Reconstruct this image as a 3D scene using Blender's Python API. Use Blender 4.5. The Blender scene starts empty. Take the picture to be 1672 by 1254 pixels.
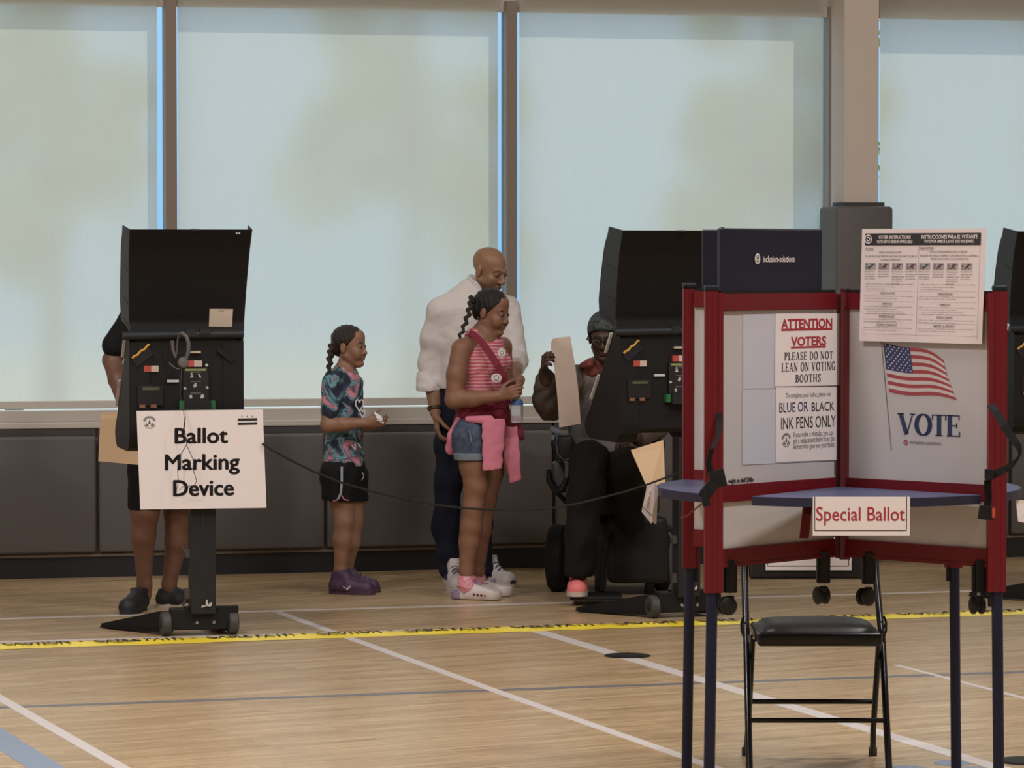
import bpy, bmesh, math, random
import numpy as np
from mathutils import Vector, Matrix
random.seed(7); np.random.seed(7)
SC = bpy.context.scene
COL = SC.collection
# ---------------------------------------------------------------- camera
F_PX, HOR, CAMH = 5800.0, 415.0, 1.73
PITCH = math.atan((627 - HOR) / F_PX)
cam = bpy.data.cameras.new('camera'); cam_o = bpy.data.objects.new('camera', cam); COL.objects.link(cam_o)
cam.sensor_width = 36; cam.lens = F_PX * 36 / 1672; cam.clip_end = 300
cam_o.location = (0, 0, CAMH); cam_o.rotation_euler = (math.pi / 2 - PITCH, 0, 0)
SC.camera = cam_o
# ---------------------------------------------------------------- world, lights, exposure
W = bpy.data.worlds.new('sky'); SC.world = W; W.use_nodes = True
nt = W.node_tree; nt.nodes.clear()
o_ = nt.nodes.new('ShaderNodeOutputWorld'); bg = nt.nodes.new('ShaderNodeBackground')
tc = nt.nodes.new('ShaderNodeTexCoord'); sp = nt.nodes.new('ShaderNodeSeparateXYZ'); rp = nt.nodes.new('ShaderNodeValToRGB')
nt.links.new(tc.outputs['Generated'], sp.inputs[0]); nt.links.new(sp.outputs['Z'], rp.inputs[0])
rp.color_ramp.elements[0].position = 0.0; rp.color_ramp.elements[0].color = (0.24, 0.46, 0.72, 1)
rp.color_ramp.elements[1].position = 0.5; rp.color_ramp.elements[1].color = (0.66, 0.82, 1.0, 1)
nt.links.new(rp.outputs[0], bg.inputs[0]); bg.inputs[1].default_value = 1.5
nt.links.new(bg.outputs[0], o_.inputs[0])
sun = bpy.data.lights.new('sun', 'SUN'); sun.energy = 3.0; sun.angle = 0.01; sun.color = (1, .93, .8)
sun_o = bpy.data.objects.new('sun', sun); COL.objects.link(sun_o); sun_o.rotation_euler = (math.radians(42), 0, math.radians(150))
LAMPS = []
def ceiling_lamp(x, y, power):
    l = bpy.data.lights.new('gym_light', 'AREA'); l.shape = 'RECTANGLE'; l.size = 1.2; l.size_y = .6
    l.energy = power; l.color = (1.0, .975, .98)
    o = bpy.data.objects.new('gym_light', l); COL.objects.link(o); o.location = (x, y, 6.9); LAMPS.append(o)
for _x in (-3.5, 3.5):
    for _y, _p in ((2.5, 90), (8.0, 360), (12.8, 210)):
        ceiling_lamp(_x, _y, _p)
VS = SC.view_settings
SC.display_settings.display_device = 'sRGB'
VS.view_transform = 'Standard'; VS.look = 'None'; VS.exposure = 0.0; VS.gamma = 1.0; VS.use_curve_mapping = False
SC.cycles.use_denoising = True
SC.cycles.max_bounces = 8; SC.cycles.transparent_max_bounces = 12
# ---------------------------------------------------------------- pixel helpers
_ct, _st = math.cos(PITCH), math.sin(PITCH)
def ray(x, y):
    a, b = (x - 836) / F_PX, -(y - 627) / F_PX
    return np.array([a, _ct + b * _st, -_st + b * _ct])
def P(x, y, Y):
    r = ray(x, y); return np.array([0, 0, CAMH]) + r * (Y / r[1])
def floor_pt(x, y, z=0.0):
    r = ray(x, y); return np.array([0, 0, CAMH]) + r * ((z - CAMH) / r[2])
# ---------------------------------------------------------------- materials
MATS = {}
def mat(name, col=(.5, .5, .5), rough=.6, metal=0, spec=.5, noise=None, bump=None, coat=0, fn=None, sheen=0):
    if name in MATS: return MATS[name]
    m = bpy.data.materials.new(name); m.use_nodes = True
    n = m.node_tree; b = n.nodes['Principled BSDF']
    b.inputs['Base Color'].default_value = (*col, 1); b.inputs['Roughness'].default_value = rough
    b.inputs['Metallic'].default_value = metal; b.inputs['Specular IOR Level'].default_value = spec
    b.inputs['Coat Weight'].default_value = coat
    if sheen: b.inputs['Sheen Weight'].default_value = sheen
    t = n.nodes.new('ShaderNodeTexCoord')
    if noise:   # (scale, second colour)
        nz = n.nodes.new('ShaderNodeTexNoise'); nz.inputs['Scale'].default_value = noise[0]; nz.inputs['Detail'].default_value = 6
        r = n.nodes.new('ShaderNodeValToRGB'); r.color_ramp.elements[0].color = (*col, 1); r.color_ramp.elements[1].color = (*noise[1], 1)
        r.color_ramp.elements[0].position = .35; r.color_ramp.elements[1].position = .65
        n.links.new(t.outputs['Object'], nz.inputs['Vector']); n.links.new(nz.outputs['Fac'], r.inputs[0]); n.links.new(r.outputs[0], b.inputs['Base Color'])
    if bump:    # (scale, strength)
        nz = n.nodes.new('ShaderNodeTexNoise'); nz.inputs['Scale'].default_value = bump[0]; nz.inputs['Detail'].default_value = 5
        bp = n.nodes.new('ShaderNodeBump'); bp.inputs['Strength'].default_value = bump[1]; bp.inputs['Distance'].default_value = .01
        n.links.new(t.outputs['Object'], nz.inputs['Vector']); n.links.new(nz.outputs['Fac'], bp.inputs['Height']); n.links.new(bp.outputs[0], b.inputs['Normal'])
    if fn: fn(n, b, t)
    MATS[name] = m
    return m
def ramp(n, stops, interp='LINEAR'):
    r = n.nodes.new('ShaderNodeValToRGB'); cr = r.color_ramp; cr.interpolation = interp
    cr.elements[0].position, cr.elements[0].color = stops[0][0], (*stops[0][1], 1)
    cr.elements[1].position, cr.elements[1].color = stops[1][0], (*stops[1][1], 1)
    for p, c in stops[2:]:
        e = cr.elements.new(p); e.color = (*c, 1)
    return r
# ---------------------------------------------------------------- mesh builder
def nrm(v):
    v = np.asarray(v, float); return v / (np.linalg.norm(v) + 1e-12)
def wloc(o):
    t = np.zeros(3)
    while o is not None: t = t + np.array(o.location); o = o.parent
    return t
class MB:
    def __init__(s): s.v = []; s.f = []; s.m = []; s.cur = 0
    def mi(s, i): s.cur = i; return s
    def add(s, vs, fs):
        b = len(s.v); s.v += [tuple(map(float, v)) for v in vs]
        for f in fs: s.f.append(tuple(b + i for i in f)); s.m.append(s.cur)
        return s
    def box(s, x0, x1, y0, y1, z0, z1):
        vs = [(x, y, z) for x in (x0, x1) for y in (y0, y1) for z in (z0, z1)]
        return s.add(vs, [(0, 1, 3, 2), (4, 6, 7, 5), (0, 4, 5, 1), (2, 3, 7, 6), (0, 2, 6, 4), (1, 5, 7, 3)])
    def obox(s, c, ex, ey, ez, hx, hy, hz):
        c = np.asarray(c, float); ex, ey, ez = nrm(ex) * hx, nrm(ey) * hy, nrm(ez) * hz
        vs = [c + a * ex + b * ey + d * ez for a in (-1, 1) for b in (-1, 1) for d in (-1, 1)]
        return s.add(vs, [(0, 1, 3, 2), (4, 6, 7, 5), (0, 4, 5, 1), (2, 3, 7, 6), (0, 2, 6, 4), (1, 5, 7, 3)])
    def bbox(s, x0, x1, y0, y1, z0, z1, r=.01, seg=3):
        bm = bmesh.new(); bmesh.ops.create_cube(bm, size=1)
        for v in bm.verts:
            v.co = Vector(((x0 + x1) / 2 + v.co.x * (x1 - x0), (y0 + y1) / 2 + v.co.y * (y1 - y0), (z0 + z1) / 2 + v.co.z * (z1 - z0)))
        bmesh.ops.bevel(bm, geom=bm.edges[:], offset=r, segments=seg, affect='EDGES', profile=.5)
        bm.verts.ensure_lookup_table()
        s.add([v.co[:] for v in bm.verts], [[v.index for v in f.verts] for f in bm.faces]); bm.free(); return s
    def tube(s, pts, r, n=8, cap=True, flat=None):
        pts = [np.asarray(p, float) for p in pts]; N = len(pts)
        rs = r if isinstance(r, (list, tuple)) else [r] * N
        prev = None; rings = []
        for i in range(N):
            t = nrm(pts[min(i + 1, N - 1)] - pts[max(i - 1, 0)])
            if prev is None:
                a = np.array([0, 0, 1.]) if abs(t[2]) < .9 else np.array([1., 0, 0]); u = nrm(np.cross(t, a))
            else: u = nrm(prev - t * np.dot(prev, t))
            prev = u; w = np.cross(t, u)
            rings.append([pts[i] + rs[i] * (math.cos(2 * math.pi * k / n) * u + math.sin(2 * math.pi * k / n) * w) for k in range(n)])
        vs = [p for rg in rings for p in rg]; fs = []
        for i in range(N - 1):
            for k in range(n):
                fs.append((i * n + k, i * n + (k + 1) % n, (i + 1) * n + (k + 1) % n, (i + 1) * n + k))
        if cap: fs += [tuple(range(n))[::-1], tuple((N - 1) * n + k for k in range(n))]
        return s.add(vs, fs)
    def cyl(s, a, b, r0, r1=None, n=20): return s.tube([a, b], [r0, r0 if r1 is None else r1], n)
    def lathe(s, prof, c=(0, 0, 0), ax=(0, 0, 1), n=24):
        ax = nrm(ax); a = np.array([1., 0, 0]) if abs(ax[0]) < .9 else np.array([0, 1., 0]); u = nrm(np.cross(ax, a)); w = np.cross(ax, u); c = np.asarray(c, float)
        vs = [c + h * ax + r * (math.cos(2 * math.pi * k / n) * u + math.sin(2 * math.pi * k / n) * w) for r, h in prof for k in range(n)]
        fs = [(i * n + k, i * n + (k + 1) % n, (i + 1) * n + (k + 1) % n, (i + 1) * n + k) for i in range(len(prof) - 1) for k in range(n)]
        fs += [tuple(range(n))[::-1], tuple((len(prof) - 1) * n + k for k in range(n))]
        return s.add(vs, fs)
    def prism(s, poly, o, ex, ey, ez, h0, h1):     # polygon in (ex,ey), extruded along ez
        o, ex, ey, ez = map(lambda q: np.asarray(q, float), (o, ex, ey, ez)); n = len(poly)
        vs = [o + x * ex + y * ey + h * ez for h in (h0, h1) for x, y in poly]
        fs = [tuple(range(n))[::-1], tuple(range(n, 2 * n))] + [(i, (i + 1) % n, n + (i + 1) % n, n + i) for i in range(n)]
        return s.add(vs, fs)
    def strip(s, pts, w, t=.002):                  # a flat band along pts with width vector w
        n = len(pts); w = [np.asarray(q, float) for q in (w if isinstance(w, list) else [w] * n)]
        vs = []
        for i, p in enumerate(pts):
            p = np.asarray(p, float); tg = nrm(np.asarray(pts[min(i + 1, n - 1)], float) - np.asarray(pts[max(i - 1, 0)], float)); nn = nrm(np.cross(tg, w[i])) * t / 2
            vs += [p - w[i] / 2 - nn, p + w[i] / 2 - nn, p + w[i] / 2 + nn, p - w[i] / 2 + nn]
        fs = [(i * 4 + k, i * 4 + (k + 1) % 4, i * 4 + 4 + (k + 1) % 4, i * 4 + 4 + k) for i in range(n - 1) for k in range(4)]
        fs += [(3, 2, 1, 0), ((n - 1) * 4, (n - 1) * 4 + 1, (n - 1) * 4 + 2, (n - 1) * 4 + 3)]
        return s.add(vs, fs)
    def build(s, name, mats, parent=None, world=False, smooth=False, loc=None, rotz=0, fix=True):
        if not isinstance(mats, (list, tuple)): mats = [mats]
        me = bpy.data.meshes.new(name); V_ = np.array(s.v, float)
        if world and parent is not None: V_ = V_ - wloc(parent)
        if loc is not None and world: V_ = V_ - np.array(loc)
        me.from_pydata(V_.tolist(), [], s.f)
        for m in mats: me.materials.append(m)
        me.polygons.foreach_set('material_index', s.m)
        if fix:
            bm = bmesh.new(); bm.from_mesh(me); bmesh.ops.recalc_face_normals(bm, faces=bm.faces[:]); bm.to_mesh(me); bm.free()
        me.polygons.foreach_set('use_smooth', [bool(smooth)] * len(me.polygons))
        if smooth and hasattr(me, 'set_sharp_from_angle'): me.set_sharp_from_angle(angle=math.radians(40))
        o = bpy.data.objects.new(name, me); COL.objects.link(o)
        if parent is not None: o.parent = parent
        if loc is not None: o.location = loc
        o.rotation_euler.z = rotz
        return o
def thing(name, loc, label, cat, group=None, rotz=0):
    o = bpy.data.objects.new(name, None); COL.objects.link(o); o.location = tuple(map(float, loc)); o.rotation_euler = (0, 0, rotz)
    o.empty_display_size = .1
    return tag(o, label, cat, group)
def tag(o, label, cat, group=None):
    o['label'] = label; o['category'] = cat
    if group: o['group'] = group
    return o
def struct(o): o['kind'] = 'structure'; return o
def centred(o):      # move a top-level mesh's origin to the base of its own box
    me = o.data; n = len(me.vertices); a = np.empty(n * 3); me.vertices.foreach_get('co', a); a = a.reshape(-1, 3)
    c = (a.max(0) + a.min(0)) / 2; c[2] = a[:, 2].min(); me.vertices.foreach_set('co', (a - c).ravel()); me.update()
    M = Matrix.Rotation(o.rotation_euler.z, 3, 'Z'); o.location = Vector(o.location) + M @ Vector(c); return o
# ---------------------------------------------------------------- lettering on planes
_tc = {}
def text_mesh(s, bold=0.0):
    k = (s, bold)
    if k in _tc: return _tc[k]
    cu = bpy.data.curves.new('t', 'FONT'); cu.body = s; cu.size = 1; cu.offset = bold; cu.resolution_u = 3
    o = bpy.data.objects.new('t', cu); COL.objects.link(o)
    dg = bpy.context.evaluated_depsgraph_get(); me = bpy.data.meshes.new_from_object(o.evaluated_get(dg))
    v = np.array([q.co[:2] for q in me.vertices]) if len(me.vertices) else np.zeros((0, 2)); f = [tuple(p.vertices) for p in me.polygons]
    bpy.data.objects.remove(o); bpy.data.curves.remove(cu); bpy.data.meshes.remove(me)
    _tc[k] = (v, f); return v, f
class Plane:
    """2-D drawing surface: u to the right, v downwards, both in metres, lifted off the sheet along n"""
    def __init__(s, o, ex, ey, n, lift=.0008): s.o, s.ex, s.ey, s.n, s.l = np.asarray(o, float), nrm(ex), nrm(ey), nrm(n), lift
    def pt(s, u, v, k=1): return s.o + u * s.ex + v * s.ey + s.n * s.l * k
    def text(s, mb, t, u0, u1, v0, v1, bold=0.0, rot=0, align=None):
        V_, f = text_mesh(t, bold)
        if not len(V_): return
        a, b = V_.min(0), V_.max(0)
        if align: b = np.array([b[0], a[1] + (b[1] - a[1])])
        x = u0 + (V_[:, 0] - a[0]) / (b[0] - a[0]) * (u1 - u0); y = v1 - (V_[:, 1] - a[1]) / (b[1] - a[1]) * (v1 - v0)
        mb.add([s.pt(p, q) for p, q in zip(x, y)], f)
    def poly(s, mb, pts, k=1): mb.add([s.pt(u, v, k) for u, v in pts], [tuple(range(len(pts)))])
    def rect(s, mb, u0, v0, u1, v1, k=1): s.poly(mb, [(u0, v0), (u1, v0), (u1, v1), (u0, v1)], k)
    def line(s, mb, pts, w, k=1):
        for (a, b) in zip(pts[:-1], pts[1:]):
            a, b = np.array(a, float), np.array(b, float); d = nrm(b - a); q = np.array([-d[1], d[0]]) * w / 2
            s.poly(mb, [tuple(a - q), tuple(b - q), tuple(b + q), tuple(a + q)], k)
    def frame(s, mb, u0, v0, u1, v1, w): 
        s.rect(mb, u0, v0, u1, v0 + w); s.rect(mb, u0, v1 - w, u1, v1); s.rect(mb, u0, v0, u0 + w, v1); s.rect(mb, u1 - w, v0, u1, v1)
    def disc(s, mb, u, v, ru, rv, k=1, n=20): s.poly(mb, [(u + ru * math.cos(2 * math.pi * i / n), v + rv * math.sin(2 * math.pi * i / n)) for i in range(n)], k)
    def ring(s, mb, u, v, r0, r1, a0=0, a1=360, n=24, k=1):
        for i in range(n):
            A, B = math.radians(a0 + (a1 - a0) * i / n), math.radians(a0 + (a1 - a0) * (i + 1) / n)
            s.poly(mb, [(u + r * math.cos(t), v + r * math.sin(t)) for r, t in ((r0, A), (r1, A), (r1, B), (r0, B))], k)
    def seal(s, mb, u, v, r):
        for a0, a1 in ((195, 345),):
            for j in range(14):
                s.ring(mb, u, v, r * .72, r, a0 + (a1 - a0) * j / 14, a0 + (a1 - a0) * (j + .7) / 14, 2)
        s.ring(mb, u, v, r * .66, r * .7, 190, 350); s.ring(mb, u, v, r * .8, r * .9, 20, 160)
        s.poly(mb, [(u, v - r * .5), (u + r * .22, v + .1 * r), (u, v + r * .35), (u - r * .22, v + r * .1)])
        for q in (-1, 1): s.poly(mb, [(u + q * r * .55, v), (u + q * r * .6, v + r * .5), (u + q * r * .1, v + r * .6), (u + q * r * .25, v + r * .3)])
    def serif(s, mb, t, u0, u1, v0, v1, th=.17, tn=.07, sp=.16):
        W_ = sum(SERIF[c][0] + sp for c in t if c in SERIF) + .4 * t.count(' ') - sp; x = 0
        sx, sy = (u1 - u0) / W_, (v1 - v0)
        for c in t:
            if c == ' ': x += .4; continue
            w, strokes, ser = SERIF[c]
            for kind, pts in strokes:
                for (a, b) in zip(pts[:-1], pts[1:]):
                    a, b = np.array(a, float), np.array(b, float); d = nrm(b - a)
                    wd = th if kind == 'K' else tn if kind == 'k' else tn + (th - tn) * abs(d[1]) ** 1.3
                    q = np.array([-d[1], d[0]]) * wd / 2
                    if kind == 'c': a, b = a - d * .015, b + d * .015
                    s.poly(mb, [(u0 + (x + p[0]) * sx, v1 - p[1] * sy) for p in (a - q, b - q, b + q, a + q)])
            for (sxp, syp, hw) in ser: s.rect(mb, u0 + (x + sxp - hw) * sx, v1 - (syp + .055) * sy, u0 + (x + sxp + hw) * sx, v1 - syp * sy)
            x += w + sp
def _arc(cx, cy, rx, ry, a0, a1, n=14): return [(cx + rx * math.cos(math.radians(a0 + (a1 - a0) * i / n)), cy + ry * math.sin(math.radians(a0 + (a1 - a0) * i / n))) for i in range(n + 1)]
_T = .945
SERIF = {
 'P': (.58, [('K', [(.14, 0), (.14, 1)]), ('c', [(.14, .97), (.28, .97)] + _arc(.28, .74, .24, .23, 90, -90) + [(.14, .51)])], [(.14, 0, .14), (.1, _T, .1)]),
 'L': (.58, [('K', [(.14, 0), (.14, 1)]), ('k', [(.14, .03), (.56, .03)]), ('k', [(.54, 0), (.54, .26)])], [(.14, 0, .14), (.14, _T, .14)]),
 'E': (.60, [('K', [(.14, 0), (.14, 1)]), ('k', [(.14, .03), (.58, .03)]), ('k', [(.14, .97), (.56, .97)]), ('k', [(.14, .51), (.44, .51)]), ('k', [(.56, 0), (.56, .25)]), ('k', [(.54, .78), (.54, 1)]), ('k', [(.44, .4), (.44, .62)])], [(.14, 0, .14), (.14, _T, .14)]),
 'A': (.74, [('k', [(.08, 0), (.36, 1)]), ('K', [(.62, 0), (.36, 1)]), ('k', [(.18, .34), (.5, .34)])], [(.08, 0, .12), (.62, 0, .14)]),
 'S': (.52, [('c', _arc(.27, .75, .19, .22, 20, 180, 12) + _arc(.27, .72, .19, .19, 180, 250, 6) + _arc(.25, .26, .2, .25, 70, -180, 18)), ('k', [(.46, .76), (.46, .98)]), ('k', [(.05, .02), (.05, .26)])], []),
 'D': (.72, [('K', [(.14, 0), (.14, 1)]), ('c', [(.14, .97), (.26, .97)] + _arc(.26, .5, .38, .47, 90, -90, 18) + [(.14, .03)])], [(.1, 0, .1), (.1, _T, .1)]),
 'O': (.74, [('c', _arc(.37, .5, .30, .48, 0, 360, 30))], []),
 'N': (.76, [('k', [(.12, 0), (.12, 1)]), ('K', [(.1, .98), (.62, .02)]), ('k', [(.64, 0), (.64, 1)])], [(.12, 0, .12), (.06, _T, .1), (.64, _T, .12)]),
 'T': (.66, [('K', [(.33, 0), (.33, 1)]), ('k', [(.02, .97), (.64, .97)]), ('k', [(.04, .74), (.04, 1)]), ('k', [(.62, .74), (.62, 1)])], [(.33, 0, .16)]),
 'V': (.74, [('K', [(.1, 1), (.37, .02)]), ('k', [(.64, 1), (.38, .02)])], [(.1, _T, .15), (.64, _T, .12)]),
 'I': (.30, [('K', [(.15, 0), (.15, 1)])], [(.15, 0, .15), (.15, _T, .15)]),
 'G': (.74, [('c', _arc(.37, .5, .30, .48, 40, 320, 26)), ('K', [(.6, .05), (.6, .42)]), ('k', [(.6, .72), (.6, .98)])], [(.58, .38, .13)]),
 'B': (.62, [('K', [(.14, 0), (.14, 1)]), ('c', [(.14, .97), (.28, .97)] + _arc(.28, .75, .22, .22, 90, -90) + [(.14, .53)]), ('c', [(.14, .53), (.3, .53)] + _arc(.3, .28, .26, .25, 90, -90) + [(.14, .03)])], [(.1, 0, .1), (.1, _T, .1)]),
 'H': (.78, [('K', [(.14, 0), (.14, 1)]), ('K', [(.62, 0), (.62, 1)]), ('k', [(.14, .5), (.62, .5)])], [(.14, 0, .14), (.14, _T, .14), (.62, 0, .14), (.62, _T, .14)]),
}
# ---------------------------------------------------------------- smooth-union solids (for bodies and cloth)
class Solid:
    def __init__(s): s.p = []; s.clips = []
    def cone(s, a, b, ra, rb, k=.02, flat=None, q=1.0, sub=False): s.p.append(('c', np.asarray(a, float), np.asarray(b, float), ra, rb, k, None if flat is None else nrm(flat), q, sub)); return s
    def chain(s, pts, rs, k=.02, flat=None, q=1.0):
        for i in range(len(pts) - 1): s.cone(pts[i], pts[i + 1], rs[i], rs[i + 1], k, flat, q)
        return s
    def ell(s, c, r, R=None, k=.015, sub=False): s.p.append(('e', np.asarray(c, float), np.asarray(r, float), np.eye(3) if R is None else R, k, sub)); return s
    def clip(s, p, n): s.clips.append((np.asarray(p, float), nrm(n))); return s     # keeps the side n points away from
    def mesh(s, vox, warp=None):
        lo = np.array([1e9] * 3); hi = -lo
        for p in s.p:
            if p[-1]: continue
            if p[0] == 'c': a = np.minimum(p[1] - p[3], p[2] - p[4]); b = np.maximum(p[1] + p[3], p[2] + p[4])
            else: R = max(p[2]); a, b = p[1] - R, p[1] + R
            lo = np.minimum(lo, a); hi = np.maximum(hi, b)
        lo = lo - 4 * vox; hi = hi + 4 * vox; n = np.ceil((hi - lo) / vox).astype(int) + 1
        D = np.full(n, .08, np.float32); ax = [lo[i] + vox * np.arange(n[i], dtype=np.float32) for i in range(3)]
        for p in s.p:
            k = p[5] if p[0] == 'c' else p[4]; m = k + 3 * vox + .004
            if p[0] == 'c': a = np.minimum(p[1] - p[3], p[2] - p[4]) - m; b = np.maximum(p[1] + p[3], p[2] + p[4]) + m
            else: R = max(p[2]); a, b = p[1] - R - m, p[1] + R + m
            i0 = np.clip(np.floor((a - lo) / vox).astype(int), 0, n); i1 = np.clip(np.ceil((b - lo) / vox).astype(int) + 1, 0, n)
            if (i1 <= i0).any(): continue
            X, Y, Z = np.meshgrid(*[ax[i][i0[i]:i1[i]] for i in range(3)], indexing='ij')
            if p[0] == 'c':
                A, B, ra, rb = p[1], p[2], p[3], p[4]; px, py, pz = X - A[0], Y - A[1], Z - A[2]; bd = B - A
                if p[6] is not None:
                    nn = p[6]; g = (1 / p[7] - 1); dt = (px * nn[0] + py * nn[1] + pz * nn[2]) * g; px, py, pz = px + dt * nn[0], py + dt * nn[1], pz + dt * nn[2]
                    bd = bd + nn * np.dot(bd, nn) * g
                h = np.clip((px * bd[0] + py * bd[1] + pz * bd[2]) / (np.dot(bd, bd) + 1e-12), 0, 1)
                d = np.sqrt((px - h * bd[0]) ** 2 + (py - h * bd[1]) ** 2 + (pz - h * bd[2]) ** 2) - (ra + (rb - ra) * h)
                if p[6] is not None: d = d * (1 + p[7]) / 2
            else:
                C, r, R = p[1], p[2], p[3]; q = [X - C[0], Y - C[1], Z - C[2]]
                l = [(R[0, j] * q[0] + R[1, j] * q[1] + R[2, j] * q[2]) for j in range(3)]
                k0 = np.sqrt(sum((l[j] / r[j]) ** 2 for j in range(3))); k1 = np.sqrt(sum((l[j] / r[j] ** 2) ** 2 for j in range(3))) + 1e-9
                d = k0 * (k0 - 1) / k1
            sl = tuple(slice(i0[i], i1[i]) for i in range(3)); E = D[sl]
            if p[-1]: D[sl] = np.maximum(E, -d)
            else:
                h = np.clip(.5 + .5 * (E - d) / k, 0, 1); D[sl] = E + (d - E) * h - k * h * (1 - h)
        if warp is not None:
            X, Y, Z = np.meshgrid(*ax, indexing='ij', sparse=True); D = D + warp(X, Y, Z).astype(np.float32)
        for (c, nn) in s.clips:
            X, Y, Z = np.meshgrid(*ax, indexing='ij', sparse=True); D = np.maximum(D, ((X - c[0]) * nn[0] + (Y - c[1]) * nn[1] + (Z - c[2]) * nn[2]).astype(np.float32))
        return surface_nets(D, lo, vox)
def surface_nets(D, lo, vox):
    S = D < 0
    c = np.zeros(np.array(D.shape) - 1, np.int8)
    for dx in (0, 1):
        for dy in (0, 1):
            for dz in (0, 1): c += S[dx:c.shape[0] + dx, dy:c.shape[1] + dy, dz:c.shape[2] + dz]
    I = np.argwhere((c > 0) & (c < 8)); idx = np.full(c.shape, -1, np.int32); idx[tuple(I.T)] = np.arange(len(I))
    acc = np.zeros((len(I), 3)); cnt = np.zeros(len(I))
    for ax in range(3):
        o1, o2 = [q for q in range(3) if q != ax]
        for a in (0, 1):
            for b in (0, 1):
                p = I.copy(); p[:, o1] += a; p[:, o2] += b; q = p.copy(); q[:, ax] += 1
                d0, d1 = D[tuple(p.T)], D[tuple(q.T)]; m = (d0 < 0) != (d1 < 0)
                t = d0[m] / (d0[m] - d1[m]); pos = p[m].astype(float); pos[:, ax] += t; acc[m] += pos; cnt[m] += 1
    V_ = lo + vox * acc / cnt[:, None]; F_ = []
    for ax in range(3):
        o1, o2 = [(1, 2), (2, 0), (0, 1)][ax]
        sl0 = [slice(None)] * 3; sl1 = [slice(None)] * 3; sl0[ax] = slice(0, -1); sl1[ax] = slice(1, None)
        e = np.argwhere(S[tuple(sl0)] != S[tuple(sl1)]); e = e[(e[:, o1] > 0) & (e[:, o2] > 0) & (e[:, o1] < D.shape[o1] - 1) & (e[:, o2] < D.shape[o2] - 1)]
        inn = S[tuple(e.T)]
        def g(a, b): p = e.copy(); p[:, o1] -= a; p[:, o2] -= b; return idx[tuple(p.T)]
        q = np.stack([g(1, 1), g(0, 1), g(0, 0), g(1, 0)], 1); q[~inn] = q[~inn][:, ::-1]; F_.append(q)
    F_ = np.concatenate(F_); return V_, F_[(F_ >= 0).all(1)]
def solid_obj(name, sol, vox, m, parent, warp=None, paint=None, base=None):
    V_, F_ = sol.mesh(vox, warp)
    me = bpy.data.meshes.new(name); L = V_ - wloc(parent)
    me.vertices.add(len(V_)); me.vertices.foreach_set('co', L.astype(np.float32).ravel())
    me.loops.add(F_.size); me.loops.foreach_set('vertex_index', F_.astype(np.int32).ravel())
    me.polygons.add(len(F_)); me.polygons.foreach_set('loop_start', np.arange(0, F_.size, 4, dtype=np.int32)); me.polygons.foreach_set('loop_total', np.full(len(F_), 4, np.int32))
    me.polygons.foreach_set('use_smooth', np.ones(len(F_), bool))
    me.update(calc_edges=True); me.validate()
    me.materials.append(m)
    if paint is not None:
        C_ = np.tile(np.array([*base, 1.0]), (len(V_), 1)); paint(V_, C_)
        at = me.color_attributes.new('Col', 'FLOAT_COLOR', 'POINT'); at.data.foreach_set('color', C_.astype(np.float32).ravel())
    o = bpy.data.objects.new(name, me); COL.objects.link(o)
    if parent is not None: o.parent = parent
    return o
# ================================================================ SETTING
# wall frame: u along the window wall (to the right), v into the room, z up
Q0, Q1 = floor_pt(0, 946), floor_pt(1672, 909.5)
WU = nrm(Q1 - Q0); WN = np.array([WU[1], -WU[0], 0.]); WANG = math.atan2(WU[1], WU[0])
def wu(px, v=0.0, y=600):
    """u of the wall plane at offset v seen at picture column px"""
    r = ray(px, y); o = np.array([0, 0, CAMH]); t = np.dot(Q0 + WN * v - o, WN) / np.dot(r, WN); return float(np.dot(o + r * t - Q0, WU))
def wz(y, v=0.0, px=500):
    r = ray(px, y); o = np.array([0, 0, CAMH]); t = np.dot(Q0 + WN * v - o, WN) / np.dot(r, WN); return float((o + r * t)[2])
def wbuild(mb, name, m, parent=None, smooth=False):
    """mb is in wall coordinates (u, -v, z): x = u, y = -v"""
    if parent is None: return centred(mb.build(name, m, loc=tuple(Q0), rotz=WANG, smooth=smooth))
    return mb.build(name, m, parent, smooth=smooth)
def wbox(mb, u0, u1, v0, v1, z0, z1, r=0):
    return mb.bbox(u0, u1, -v1, -v0, z0, z1, r) if r else mb.box(u0, u1, -v1, -v0, z0, z1)
def wthing(name, u, v, z, label, cat, group=None):
    return thing(name, Q0 + WU * u + WN * v + np.array([0, 0, z]), label, cat, group, WANG)
UA, UB = -9.0, 10.0
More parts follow.
